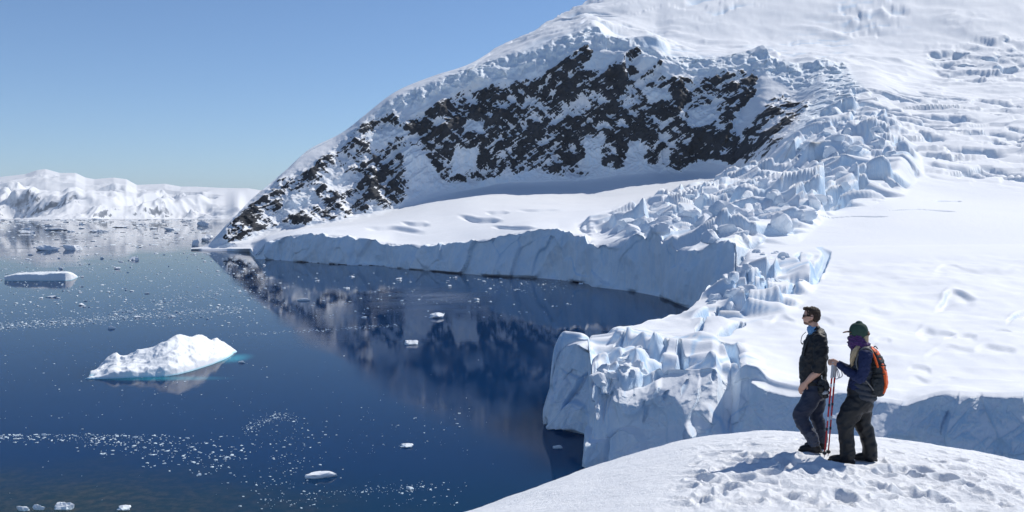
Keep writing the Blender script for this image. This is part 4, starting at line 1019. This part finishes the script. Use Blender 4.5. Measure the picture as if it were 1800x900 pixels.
class Shape:
    """collects tapered, bent tubes; build() fuses them into one smooth skin"""
    def __init__(s): s.V = []; s.F = []; s.n = 0
    def tube(s, pts, seg=18, cap=True, sub_=4):
        """pts: (x, y, z, half thickness in the walking plane, half width sideways)"""
        a = np.array(pts, float)
        if len(a) > 2:
            t = np.arange(len(a), dtype=float)
            a = pchip(t, a, np.linspace(0, len(a) - 1, (len(a) - 1) * sub_ + 1))
        elif len(a) == 2:
            a = np.array([a[0] * (1 - k) + a[1] * k for k in np.linspace(0, 1, sub_ + 1)])
        c = a[:, :3]
        tan = np.gradient(c, axis=0); tan /= np.linalg.norm(tan, axis=1)[:, None] + 1e-9
        rings = []
        def ring(p, tn, ra, rb):
            ax = np.array([0, 1.0, 0]) if abs(tn[1]) < 0.9 else np.array([0, 0, 1.0])
            b = ax - tn * (ax @ tn); b /= np.linalg.norm(b); q = np.cross(tn, b)
            ph = np.linspace(0, 2 * math.pi, seg, endpoint=False)
            return p + np.cos(ph)[:, None] * q * ra + np.sin(ph)[:, None] * b * rb
        if cap:
            r0 = min(a[0, 3], a[0, 4])
            for k in (1.0, 0.8, 0.45): rings.append(ring(c[0] - tan[0] * r0 * k * 0.7, tan[0], a[0, 3] * math.sqrt(max(0.02, 1 - k * k)), a[0, 4] * math.sqrt(max(0.02, 1 - k * k))))
        for k in range(len(a)): rings.append(ring(c[k], tan[k], a[k, 3], a[k, 4]))
        if cap:
            r1_ = min(a[-1, 3], a[-1, 4])
            for k in (0.45, 0.8, 1.0): rings.append(ring(c[-1] + tan[-1] * r1_ * k * 0.7, tan[-1], a[-1, 3] * math.sqrt(max(0.02, 1 - k * k)), a[-1, 4] * math.sqrt(max(0.02, 1 - k * k))))
        R = np.array(rings); m = len(R)
        base = s.n
        s.V.append(R.reshape(-1, 3)); s.n += m * seg
        idx = np.arange(m * seg).reshape(m, seg) + base
        nxt = np.roll(idx, -1, axis=1)
        s.F += np.stack([idx[:-1], nxt[:-1], nxt[1:], idx[1:]], -1).reshape(-1, 4).tolist()
        s.F.append(idx[0][::-1].tolist()); s.F.append(idx[-1].tolist())
        return s
    def ball(s, c, r, seg=16):
        x, y, z = c; rx, ry, rz = r
        zs = np.linspace(-1, 1, 9)
        return s.tube([(x, y, z + k * rz * 0.999, rx * math.sqrt(max(0.004, 1 - k * k)), ry * math.sqrt(max(0.004, 1 - k * k))) for k in zs], seg, cap=False, sub_=2)
    def raw(s, name, mat, parent=None, smooth=True):
        me = bpy.data.meshes.new(name)
        me.from_pydata(np.concatenate(s.V).tolist(), [], s.F); me.update()
        me.polygons.foreach_set('use_smooth', np.full(len(me.polygons), smooth))
        me.materials.append(mat)
        o = bpy.data.objects.new(name, me); COL.objects.link(o)
        if parent: o.parent = parent
        return o
    def build(s, name, mat, parent=None, voxel=0.009, smooth=4, wrinkle=None):
        o = s.raw(name, mat)
        m = o.modifiers.new('r', 'REMESH'); m.mode = 'VOXEL'; m.voxel_size = voxel
        m2 = o.modifiers.new('s', 'SMOOTH'); m2.factor = 0.5; m2.iterations = smooth
        dg = bpy.context.evaluated_depsgraph_get(); dg.update()
        me = bpy.data.meshes.new_from_object(o.evaluated_get(dg))
        o.modifiers.clear(); old = o.data; o.data = me; bpy.data.meshes.remove(old); me.name = name
        n = len(me.vertices); V = np.zeros(n * 3); me.vertices.foreach_get('co', V); V = V.reshape(-1, 3)
        if wrinkle:
            Nn = np.zeros(n * 3); me.vertices.foreach_get('normal', Nn); Nn = Nn.reshape(-1, 3)
            V = V + Nn * wrinkle(V)[:, None]; me.vertices.foreach_set('co', V.ravel()); me.update()
        me.polygons.foreach_set('use_smooth', np.ones(len(me.polygons), bool))
        if not me.materials: me.materials.append(mat)
        if parent: o.parent = parent
        return o
def folds(sx, sz, amp, seed=0.0, slant=0.5):
    def f(V):
        q = np.stack([(V[:, 0] + slant * V[:, 2]) / sx, V[:, 1] / sx, (V[:, 2] - slant * V[:, 0]) / sz], 1) + seed
        return amp * ((ridged(q, 2) - 0.55) * 1.4 + 0.4 * fbm(q * 2.3, 2))
    return f

def fingers(S, wrist, palm_dir, spread, down, thick=0.0085, length=0.075, curl=0.9, side=1.0):
    """palm with four fingers of different lengths and a thumb leaving its side"""
    w = np.array(wrist); pd = np.array(palm_dir) / np.linalg.norm(palm_dir); sp = np.array(spread) / np.linalg.norm(spread); dn = np.array(down) / np.linalg.norm(down)
    S.tube([(*w, 0.027, 0.022), (*(w + pd * 0.045), 0.040, 0.017), (*(w + pd * 0.085), 0.040, 0.014)], 14)
    knuckle = w + pd * 0.088
    for k, (o, ln) in enumerate(zip((-0.030, -0.010, 0.010, 0.029), (0.92, 1.05, 1.0, 0.8))):
        a = knuckle + sp * o * side
        L = length * ln
        p1 = a + (pd * math.cos(curl * 0.4) + dn * math.sin(curl * 0.4)) * L * 0.45
        p2 = p1 + (pd * math.cos(curl) + dn * math.sin(curl)) * L * 0.32
        p3 = p2 + (pd * math.cos(curl * 1.5) + dn * math.sin(curl * 1.5)) * L * 0.26
        S.tube([(*(a - pd * 0.012), thick, thick), (*p1, thick, thick), (*p2, thick * 0.92, thick * 0.92), (*p3, thick * 0.8, thick * 0.8)], 10)
    t0 = w + pd * 0.028 - sp * 0.034 * side
    t1 = t0 + (pd * 0.7 - sp * side * 0.6 + dn * 0.2) * 0.034; t2 = t1 + (pd * 0.95 + dn * 0.4) * 0.030
    S.tube([(*t0, 0.013, 0.013), (*t1, 0.011, 0.011), (*t2, 0.009, 0.009)], 10)

def head_shape(S, cx, cz, tilt=0.0, k=1.0, y=0.0):
    """cx, cz: middle of the skull, facing -x"""
    def p(dx, dz): 
        c, s_ = math.cos(tilt), math.sin(tilt)
        return cx + k * (dx * c - dz * s_), cz + k * (dx * s_ + dz * c)
    def ballp(dx, dz, rx, ry, rz): x, z = p(dx, dz); S.ball((x, y, z), (rx * k, ry * k, rz * k))
    ballp(0.012, 0.025, 0.098, 0.076, 0.092)       # cranium
    ballp(-0.030, -0.030, 0.064, 0.062, 0.080)     # face
    ballp(-0.052, -0.088, 0.034, 0.040, 0.026)     # chin
    ballp(-0.020, -0.070, 0.052, 0.056, 0.036)     # jaw
    ballp(-0.080, 0.012, 0.018, 0.048, 0.012)      # brow
    ballp(-0.094, -0.030, 0.018, 0.014, 0.013)     # nose tip
    x0, z0 = p(-0.082, 0.004); x1, z1 = p(-0.098, -0.028)
    S.tube([(x0, y, z0, 0.010 * k, 0.009 * k), (x1, y, z1, 0.012 * k, 0.012 * k)], 10)
    ballp(-0.083, -0.056, 0.012, 0.024, 0.007); ballp(-0.081, -0.068, 0.012, 0.022, 0.007)   # lips
    for sd in (-1, 1):
        x, z = p(0.012, -0.012); S.ball((x, y + sd * 0.078 * k, z), (0.020 * k, 0.010 * k, 0.032 * k))
        x, z = p(-0.070, -0.022); S.ball((x, y + sd * 0.036 * k, z), (0.022 * k, 0.022 * k, 0.018 * k))

def boot(parent, heel, toe, y, ankle, mat=None, top=0.16, r=0.052):
    hx, tx = heel, toe
    S = Shape()
    S.tube([(hx - 0.03, y, 0.052, 0.042, 0.042), (hx * 0.6 + tx * 0.4, y, 0.052, 0.048, 0.046), (hx * 0.25 + tx * 0.75, y, 0.046, 0.040, 0.050), (tx + 0.035, y, 0.040, 0.030, 0.040)], 16)
    S.tube([(hx - 0.06, y, 0.05, r, r * 0.9), (ankle[0], y, ankle[1] * 0.6, r * 0.95, r * 0.9), (ankle[0], y, ankle[1] + top, r, r)], 16)
    o = S.build('boot', mat or M_BOOT, parent, 0.008, 3)
    So = Shape()
    So.tube([(hx + 0.0, y, 0.016, 0.016, 0.042), (hx * 0.5 + tx * 0.5, y, 0.014, 0.014, 0.043), (hx * 0.2 + tx * 0.8, y, 0.016, 0.016, 0.050), (tx + 0.01, y, 0.022, 0.014, 0.038)], 14)
    So.raw('sole', M_SOLE, o)
    return o

def spot(px, py):
    """where the sight line through a photo pixel meets the snow hill"""
    for d in np.arange(10.5, 14.5, 0.04):
        x = d * (px - 900) / F; z = CAM - d * (py - HZ) / F
        if hill_z(x, d) >= z: return x, d, hill_z(x, d)
    return x, d, z

# the two standing places are trodden flat, with prints around them
mx, my, mz = spot(1426, 792); wx, wy, wz = spot(1500, 811)
my, wy = 12.35, 12.0
mx = my * (1426 - 900) / F; wx = wy * (1500 - 900) / F
mz = CAM - my * (792 - HZ) / F; wz = CAM - wy * (811.5 - HZ) / F
press(mx + 0.0, my + 0.02, 0.36, 0.34, 0, mz - 0.004); press(wx - 0.02, wy + 0.02, 0.42, 0.34, 0, wz - 0.004)
for k, (px, py) in enumerate([(1385, 815), (1350, 842), (1300, 850), (1420, 838), (1465, 850), (1570, 830), (1620, 826), (1660, 842), (1700, 836), (1540, 862), (1250, 872), (1600, 872), (1720, 868), (1380, 880), (1480, 884), (1330, 795), (1290, 806), (1760, 850), (1650, 880), (1230, 840)]):
    d = 11.9 - (py - 812) * 0.027
    press(d * (px - 900) / F, d, 0.12 + 0.02 * (k % 3), 0.18, 0.05 + 0.015 * (k % 4))

ROT_M = -math.atan2(mx, my); ROT_W = -math.atan2(wx, wy)     # both stand side-on to the photographer
# ------------------------------------------------ man
S_M = my / F
def mp(px, py): return (px - 1426) * S_M, (792 - py) * S_M
def T(fr, pts):
    out = []
    for px, py, y, a, b in pts:
        x, z = fr(px, py); out.append((x, y, z, a, b))
    return out
B = Shape()
hx, hz = mp(1425.5, 555.5)
head_shape(B, hx, hz, 0.0, 0.98)
B.tube(T(mp, [(1429, 568, 0, .056, .058), (1434, 586, 0, .064, .075)]))
B.tube(T(mp, [(1435, 588, 0, .07, .15), (1433, 615, 0, .11, .15), (1431, 650, 0, .12, .14), (1433, 682, 0, .11, .14)]))
for leg in ([(1432, 688, -.09, .075, .07), (1408, 729, -.10, .055, .055), (1422, 756, -.10, .045, .045), (1431, 782, -.10, .038, .038)], [(1437, 688, .09, .075, .07), (1434, 729, .10, .055, .055), (1441, 756, .10, .045, .045), (1445, 782, .10, .038, .038)]):
    B.tube(T(mp, leg))
for sd, el, wr in ((-1, (1438, 645), (1418, 669)), (1, (1432, 645), (1420, 670))):
    B.tube(T(mp, [(1438, 594, sd * .18, .05, .05), (el[0], el[1], sd * .235, .042, .042), ((el[0] + wr[0]) / 2, (el[1] + wr[1]) / 2, sd * .21, .040, .036), (wr[0], wr[1], sd * .165, .029, .026)]))
    x, z = mp(*wr)
    fingers(B, (x, sd * .165, z), (-0.62, -sd * 0.12, -0.78), (-0.70, 0.35 * sd, 0.60), (0.55, -sd * 0.55, -0.60), curl=0.55, side=1.0)
MAN = B.build('person', SKIN, None, 0.0065, 3)
tag(MAN, 'person in black jacket and sunglasses with hand on thigh, standing left', 'person', 'people on the snow hill')
# jacket with rolled sleeves
J = Shape()
J.tube(T(mp, [(1433, 579, 0, .072, .085), (1436, 588, 0, .105, .175), (1434, 601, 0, .142, .205), (1432, 622, 0, .160, .195), (1429, 645, 0, .168, .185), (1429, 660, 0, .160, .180), (1430, 669, 0, .150, .175)]), 22)
for sd, el in ((-1, (1438, 642)), (1, (1433, 642))):
    J.tube(T(mp, [(1440, 592, sd * .155, .085, .080), (1441, 612, sd * .205, .083, .072), (1440, 632, sd * .232, .075, .066), (el[0] - 1, el[1] + 3, sd * .236, .066, .060)]))
    J.tube(T(mp, [(el[0] + 1, el[1] - 3, sd * .235, .074, .066), (el[0] - 3, el[1] + 4, sd * .232, .070, .062)]))
jk = J.build('jacket', M_JACKET, MAN, 0.009, 3, folds(0.17, 0.10, 0.014, 2.0, 0.7))
Shape().tube(T(mp, [(1429, 668, 0, .158, .182), (1429.5, 674, 0, .156, .180)]), 22, cap=False).raw('hem', M_JACKET, jk)
# pack straps over the shoulder
for sd in (-1, 1):
    Shape().tube(T(mp, [(1449, 630, sd * .13, .010, .022), (1451, 604, sd * .135, .010, .022), (1444, 587, sd * .13, .010, .022), (1431, 585, sd * .125, .010, .022), (1419, 600, sd * .12, .010, .022), (1413, 622, sd * .13, .010, .022)]), 10).raw('strap', M_PACK, jk)
Tm = Shape()
Tm.tube(T(mp, [(1430, 664, 0, .142, .170), (1433, 680, 0, .140, .178), (1434, 692, 0, .130, .175)]), 22)
Tm.tube(T(mp, [(1431, 684, -.085, .115, .095), (1420, 708, -.095, .110, .095), (1408, 728, -.10, .092, .088), (1414, 745, -.10, .088, .082), (1424, 760, -.10, .074, .074), (1429, 769, -.10, .070, .070)]))
Tm.tube(T(mp, [(1437, 684, .085, .112, .095), (1436, 708, .095, .105, .092), (1434, 728, .10, .088, .085), (1439, 746, .10, .080, .080), (1443, 762, .10, .068, .070), (1444, 770, .10, .066, .068)]))
tr = Tm.build('trousers', M_TROUSER, MAN, 0.0085, 3, folds(0.22, 0.12, 0.012, 5.0, 0.5))
for pts, yy in (([(1423, 757, 0, .080, .078), (1428, 768, 0, .074, .074), (1431, 777, 0, .067, .066)], -.10), ([(1441, 757, 0, .076, .076), (1444, 768, 0, .070, .070), (1445, 777, 0, .064, .062)], .10)):
    Shape().tube(T(mp, [(a, b, yy, c, d) for a, b, _, c, d in pts]), 18).build('gaiter', M_GAITER, MAN, 0.008, 2, folds(0.07, 0.05, 0.010, 1.0, 0.2))
boot(MAN, mp(1443, 0)[0], mp(1404, 0)[0], -.10, (mp(1432, 0)[0], 0.06), top=.08, r=.056)
boot(MAN, mp(1450, 0)[0], mp(1412, 0)[0], .10, (mp(1445, 0)[0], 0.06), top=.08, r=.054)
# neck scarf
Shape().tube(T(mp, [(1427.5, 576, 0, .068, .068), (1429.5, 579, 0, .076, .078), (1432, 583, 0, .080, .088)]), 20).build('neck_scarf', M_BANDANA, MAN, 0.007, 2, folds(0.04, 0.02, 0.012, 3.0, 0.6))
# hair: skull cap cut away at the face
H = Shape()
H.ball((hx + .016, 0, hz + .032), (.101, .079, .090)); H.ball((hx + .050, 0, hz - .010), (.060, .072, .070)); H.ball((hx - .045, 0, hz + .085), (.050, .055, .030)); H.ball((hx + .03, 0, hz + .02), (.088, .080, .075))
hair = H.build('hair', M_HAIRB, MAN, 0.006, 2, lambda V: 0.010 * fbm(V / 0.018, 3) - 0.055 * sstep(-.045, -.075, V[:, 0] - hx) * (1 - sstep(.05, .075, V[:, 2] - hz)))
bd = Shape(); bd.ball((hx - .045, 0, hz - .083), (.044, .046, .030)); bd.ball((hx - .012, 0, hz - .066), (.050, .0605, .034))
bd.build('beard', M_STUBBLE, MAN, 0.006, 2)
sg = Shape()
sg.tube([(hx - .090, 0, hz + .006, .006, .066), (hx - .086, 0, hz + .008, .006, .068)], 14)
sgo = sg.raw('sunglasses', M_LENS, MAN)
for sd in (-1, 1):
    L_ = Shape(); L_.ball((hx - .088, sd * .034, hz - .002), (.010, .028, .017)); L_.raw('lens', M_LENS, sgo)
    Shape().tube([(hx - .082, sd * .066, hz + .006, .008, .004), (hx - .03, sd * .079, hz + .006, .006, .004), (hx + .02, sd * .082, hz + .002, .005, .004)], 8).raw('temple', M_LENS, sgo)
# dark cord hanging from the scarf
x0, z0 = mp(1417, 583)
Shape().tube([(x0, -.06, z0, .004, .004), (x0 - .045, -.07, z0 - .05, .004, .004), (x0 - .058, -.06, z0 - .12, .004, .004), (x0 - .04, -.05, z0 - .15, .010, .008)], 8).raw('cord', M_PACK, MAN)
MAN.location = (mx, my, mz); MAN.rotation_euler.z = ROT_M

# camera in a holster on the hip: a thing of its own
cx_, cz_ = mp(1446, 676)
CAMB = bpy.data.objects.new('hip_camera', None); COL.objects.link(CAMB)
tag(CAMB, 'black camera in a padded holster hanging at the hip of the person in black', 'camera')
S = Shape(); S.tube([(cx_ - .005, -.235, cz_ + .075, .055, .052), (cx_, -.245, cz_ + .02, .068, .060), (cx_ + .006, -.245, cz_ - .05, .066, .058), (cx_ + .006, -.24, cz_ - .085, .048, .046)], 16)
S.build('holster', M_PACK, CAMB, 0.008, 2, folds(0.06, 0.05, 0.014, 8, 0.3))
S = Shape(); S.tube([(cx_ - .03, -.295, cz_ + .03, .040, .030), (cx_ - .028, -.30, cz_ - .03, .040, .030)], 14); S.raw('camera_body', M_LENS, CAMB)
S = Shape(); S.tube([(cx_ + .02, -.295, cz_ - .045, .034, .030), (cx_ + .03, -.30, cz_ - .09, .032, .030)], 16); le = S.raw('camera_lens', M_LENS, CAMB)
S = Shape(); S.tube([(cx_ + .018, -.297, cz_ - .040, .037, .033), (cx_ + .020, -.298, cz_ - .048, .037, .033)], 16); S.raw('ring', M_METAL, le)
S = Shape(); S.tube([(cx_ - .02, -.23, cz_ + .15, .006, .010), (cx_ - .012, -.26, cz_ + .09, .006, .010), (cx_ - .005, -.29, cz_ + .05, .006, .010)], 8); S.raw('strap', M_GRIP, CAMB)
CAMB.location = (mx, my, mz); CAMB.rotation_euler.z = ROT_M

# ------------------------------------------------ woman
S_W = wy / F
def wp_(px, py): return (px - 1500) * S_W, (811.5 - py) * S_W
B = Shape()
kx, kz = wp_(1508, 584)
head_shape(B, kx, kz, 0.0, 0.95)
B.tube(T(wp_, [(1511, 597, 0, .050, .052), (1516, 612, 0, .060, .07)]))
B.tube(T(wp_, [(1518, 614, 0, .06, .14), (1514, 640, 0, .095, .13), (1512, 668, 0, .095, .12), (1512, 700, 0, .11, .14)]))
for leg in ([(1509, 706, -.09, .08, .075), (1489, 741, -.10, .058, .058), (1489, 770, -.10, .048, .048), (1490, 800, -.10, .04, .04)], [(1514, 706, .09, .08, .075), (1515, 741, .10, .058, .058), (1524, 770, .10, .048, .048), (1528, 800, .10, .04, .04)]):
    B.tube(T(wp_, leg))
for sd, sh, el, wr in ((-1, (1520, 619), (1511, 661), (1475, 640)), (1, (1514, 619), (1502, 658), (1474, 642))):
    yw = sd * (.075 if sd < 0 else .06)
    B.tube(T(wp_, [(sh[0], sh[1], sd * .16, .045, .045), (el[0], el[1], sd * .215, .037, .037), ((el[0] + wr[0]) / 2, (el[1] + wr[1]) / 2 + 1, sd * .15, .034, .034), (wr[0], wr[1], yw, .025, .023)]))
    x, z = wp_(*wr)
    fingers(B, (x + .012, yw, z - .004), (-0.93, 0.10, 0.36), (-0.25, -sd * 0.55, 0.62), (-0.20, -sd * 0.45, -0.86), thick=.008, length=.068, curl=1.25, side=sd)
WOM = B.build('person', SKIN, None, 0.0065, 3)
tag(WOM, 'person in green cap, purple neck warmer and dark vest holding red poles, standing right', 'person', 'people on the snow hill')
Sw = Shape()
Sw.tube(T(wp_, [(1517, 610, 0, .070, .085), (1518, 618, 0, .095, .165), (1514, 640, 0, .122, .165), (1511, 668, 0, .122, .155), (1509, 682, 0, .128, .160)]), 20)
for sd, sh, el, wr in ((-1, (1520, 619), (1512, 661), (1476, 640.5)), (1, (1514, 619), (1502, 658), (1476, 642))):
    yw = sd * (.08 if sd < 0 else .065)
    Sw.tube(T(wp_, [(sh[0], sh[1], sd * .15, .080, .075), (1518 if sd < 0 else 1510, 640, sd * .20, .068, .062), (el[0], el[1], sd * .215, .058, .056)]))
    Sw.tube(T(wp_, [(el[0], el[1], sd * .215, .060, .056), ((el[0] + wr[0]) / 2, (el[1] + wr[1]) / 2 + 1.5, sd * .15, .052, .050), (wr[0], wr[1], yw, .040, .037)]))
sw = Sw.build('sweater', M_NAVY, WOM, 0.0085, 3, folds(0.08, 0.05, 0.010, 6.0, 0.4))
Vs = Shape()
Vs.tube(T(wp_, [(1519, 612, 0, .085, .13), (1518, 622, 0, .125, .155), (1515, 642, 0, .142, .178), (1515, 664, 0, .142, .172), (1516, 682, 0, .148, .178), (1518, 696, 0, .150, .182)]), 22)
ve = Vs.build('vest', M_VEST, WOM, 0.0085, 2, lambda V: 0.013 * np.abs(np.sin(V[:, 2] * 48 + V[:, 0] * 9)) - 0.008 + 0.01 * fbm(V / 0.08, 2))
Tw = Shape()
Tw.tube(T(wp_, [(1509, 684, 0, .135, .165), (1511, 700, 0, .155, .185), (1511, 712, 0, .150, .180)]), 22)
Tw.tube(T(wp_, [(1506, 704, -.085, .135, .105), (1495, 724, -.095, .126, .105), (1487, 742, -.10, .108, .100), (1488, 765, -.10, .094, .092), (1490, 785, -.10, .090, .090), (1490.5, 802, -.10, .092, .090)]))
Tw.tube(T(wp_, [(1515, 704, .085, .130, .105), (1515, 724, .095, .118, .102), (1515, 742, .10, .104, .098), (1523, 766, .10, .092, .092), (1527, 786, .10, .086, .088), (1528, 804, .10, .088, .088)]))
tw = Tw.build('trousers', M_BLACKTR, WOM, 0.0085, 3, folds(0.26, 0.15, 0.013, 9.0, 0.6))
boot(WOM, wp_(1502, 0)[0], wp_(1457, 0)[0], -.10, (wp_(1490, 0)[0], 0.06), top=.05, r=.05)
boot(WOM, wp_(1539, 0)[0], wp_(1500, 0)[0], .10, (wp_(1527, 0)[0], 0.06), top=.05, r=.05)
nk = Shape().tube(T(wp_, [(1508, 592.5, 0, .094, .088), (1507, 598, 0, .114, .100), (1509, 604, 0, .118, .108), (1513, 610, 0, .112, .118)]), 22).build('neck_warmer', M_PURPLE, WOM, 0.008, 2, folds(0.09, 0.035, 0.022, 12.0, -0.4))
cp = Shape(); x, z = wp_(1509, 580)
cp.tube([(x, 0, z - .045, .108, .086), (x, 0, z - .005, .110, .088), (x + .002, 0, z + .035, .100, .082), (x + .004, 0, z + .068, .078, .066), (x + .005, 0, z + .088, .040, .036)], 22)
cap_o = cp.build('cap', M_CAP, WOM, 0.007, 2)
br = Shape(); br.tube([(x - .085, 0, z - .022, .009, .070), (x - .125, 0, z - .022, .008, .064), (x - .160, 0, z - .030, .007, .048), (x - .178, 0, z - .036, .006, .025)], 18)
br.raw('brim', M_BRIM, cap_o)
Shape().tube([(x + .10, -.03, z - .03, .008, .02), (x + .112, 0, z - .035, .010, .03), (x + .10, .03, z - .03, .008, .02)], 10).raw('strap', M_BRIM, cap_o)
Shape().ball((x + .005, 0, z + .102), (.010, .010, .006)).raw('button', M_CAP, cap_o)
ws = Shape(); ws.tube([(kx - .085, 0, kz + .004, .014, .060), (kx - .080, 0, kz + .004, .014, .064)], 14); ws.raw('sunglasses', M_LENS, WOM)
hr_ = Shape()
for k in range(11):
    yy = -.10 + .012 * (k % 4) if k < 8 else .09
    dx = -4 + 1.15 * (k % 8); o_ = -.035 if yy < 0 else .035
    e = 634 + 3.2 * ((k * 5) % 4)
    hr_.tube(T(wp_, [(1509 + dx * .6, 607, yy, .016, .014), (1503 + dx, 617, yy + o_, .017, .014), (1499.5 + dx * .8, 627, yy + o_ * 1.2, .015, .012), (1497 + dx * .5, e, yy + o_, .007, .006)]), 10)
hr_.tube(T(wp_, [(1520, 590, 0, .035, .06), (1521, 600, 0, .03, .06)]), 12)
hr_.build('hair', M_HAIRF, WOM, 0.006, 1, lambda V: 0.008 * fbm(np.stack([V[:, 0] / .012, V[:, 1] / .012, V[:, 2] / .09], 1), 2))
WOM.location = (wx, wy, wz); WOM.rotation_euler.z = ROT_W

# backpack
BP = bpy.data.objects.new('backpack', None); COL.objects.link(BP)
tag(BP, 'orange and charcoal backpack worn by the person in the green cap', 'backpack')
S = Shape(); S.tube(T(wp_, [(1534, 617, 0, .050, .105), (1538, 632, 0, .080, .135), (1541, 652, 0, .092, .145), (1542, 672, 0, .092, .145), (1541, 687, 0, .070, .13)]), 22)
pk = S.build('pack_body', M_PACK, BP, 0.009, 2, folds(0.12, 0.10, 0.014, 4.0, 0.2))
S = Shape(); S.tube(T(wp_, [(1530, 611, 0, .022, .088), (1538, 619, 0, .030, .11), (1544, 634, 0, .034, .12), (1550, 652, 0, .034, .125), (1552.5, 670, 0, .032, .122), (1549, 686, 0, .024, .11)]), 18)
S.build('back_panel', M_ORANGE, BP, 0.009, 2, folds(0.10, 0.08, 0.008, 7.0, 0.2))
S = Shape(); S.tube(T(wp_, [(1538, 662, -.135, .062, .030), (1539, 674, -.142, .068, .036), (1540, 688, -.13, .058, .030)]), 14); S.build('side_pocket', M_PACK, BP, 0.009, 2, folds(0.05, 0.04, 0.01, 3.0))
S = Shape(); S.tube(T(wp_, [(1531, 616, -.125, .012, .020), (1536, 628, -.140, .014, .022), (1540, 640, -.145, .014, .022)]), 10); S.raw('side_stripe', M_ORANGE, BP)
for sd in (-1, 1):
    S = Shape(); S.tube(T(wp_, [(1535, 626, sd * .115, .010, .030), (1529, 612, sd * .115, .012, .032), (1519, 608, sd * .115, .013, .032), (1509, 618, sd * .125, .012, .030), (1505, 634, sd * .145, .011, .028), (1510, 652, sd * .165, .009, .020), (1524, 668, sd * .17, .008, .014), (1533, 680, sd * .16, .008, .012)]), 12); S.raw('shoulder_strap', M_STRAP, BP)
S = Shape(); S.tube(T(wp_, [(1532, 612, 0, .006, .012), (1536, 607, 0, .006, .012), (1540, 611, 0, .006, .012)]), 8); S.raw('haul_loop', M_PACK, BP)
for z_ in (655, 640):
    S = Shape(); S.tube(T(wp_, [(1532, z_, -.148, .008, .006), (1545, z_ - 3, -.150, .008, .006), (1553, z_ - 2, -.10, .008, .006)]), 8); S.raw('compression_strap', M_LENS, BP)
BP.location = (wx, wy, wz); BP.rotation_euler.z = ROT_W

# trekking poles
def pole(top, tip, y0, y1, label):
    E = bpy.data.objects.new('trekking_pole', None); COL.objects.link(E)
    tag(E, label, 'trekking pole', 'red trekking poles')
    x0, z0 = wp_(*top); x1, z1 = wp_(*tip)
    a = np.array([x0, y0, z0]); b = np.array([x1, y1, z1])
    at = lambda t: tuple(a + (b - a) * t)
    Shape().tube([(*at(.13), .0105, .0105), (*at(.45), .0095, .0095), (*at(.97), .0075, .0075)], 10).raw('shaft', M_RED, E)
    for t in (.42, .68):
        Shape().tube([(*at(t), .013, .013), (*at(t + .02), .013, .013)], 10).raw('clamp', M_PACK, E)
    for t in (.20, .56):
        Shape().tube([(*at(t), .0112, .0112), (*at(t + .035), .0110, .0110)], 8).raw('band', M_WHITE, E)
    g = Shape().tube([(*at(-.035), .021, .019), (*at(.0), .019, .017), (*at(.06), .016, .015), (*at(.13), .017, .016)], 12).raw('grip', M_GRIP, E)
    p = np.array(at(-.01))
    Shape().tube([(*p, .005, .010), (*(p + (.05, -.03, -.04)), .005, .011), (*(p + (.075, -.035, -.13)), .005, .012), (*(p + (.035, -.03, -.165)), .005, .012), (*(p + (.012, -.02, -.06)), .005, .010), (*p, .005, .010)], 8).raw('strap', M_GRIP, g)
    Shape().tube([(*at(.945), .026, .026), (*at(.952), .026, .026)], 14).raw('basket', M_PACK, E)
    Shape().tube([(*at(.97), .006, .006), (*at(1.0), .003, .003)], 8).raw('tip', M_METAL, E)
    E.location = (wx, wy, wz); E.rotation_euler.z = ROT_W
pole((1466, 643), (1451.5, 803), -.07, -.16, 'left of the two red trekking poles held upright')
pole((1470.5, 643), (1457.5, 805), .02, -.02, 'right of the two red trekking poles held upright, nearer the boots')

# ---------------------------------------------------------------- the hill itself, now that the prints are pressed
HILL = mesh_from('snow_hill', XH, grid_faces(hr, hc), hill_material())
tag(HILL, 'trodden snow hilltop in the foreground', None, kind='structure')

# ---------------------------------------------------------------- air
def haze_box():
    m = bpy.data.materials.new('haze_air'); m.use_nodes = True
    t = m.node_tree; t.nodes.remove(t.nodes['Principled BSDF'])
    v = t.nodes.new('ShaderNodeVolumePrincipled')
    v.inputs['Color'].default_value = (0.80, 0.90, 1.0, 1)
    v.inputs['Density'].default_value = 0.000018
    v.inputs['Anisotropy'].default_value = 0.0
    t.links.new(v.outputs[0], t.nodes['Material Output'].inputs['Volume'])
    lo = np.array([-46000, -3200, -62.0]); hi = np.array([46000, 46000, 1300.0])
    c = np.array([[x, y, z] for z in (lo[2], hi[2]) for y in (lo[1], hi[1]) for x in (lo[0], hi[0])])
    f = np.array([[0, 2, 3, 1], [4, 5, 7, 6], [0, 1, 5, 4], [2, 6, 7, 3], [0, 4, 6, 2], [1, 3, 7, 5]])
    o = mesh_from('haze', c, f, m, smooth=False)
    tag(o, 'thin blue haze over the bay', None, kind='stuff')
haze_box()
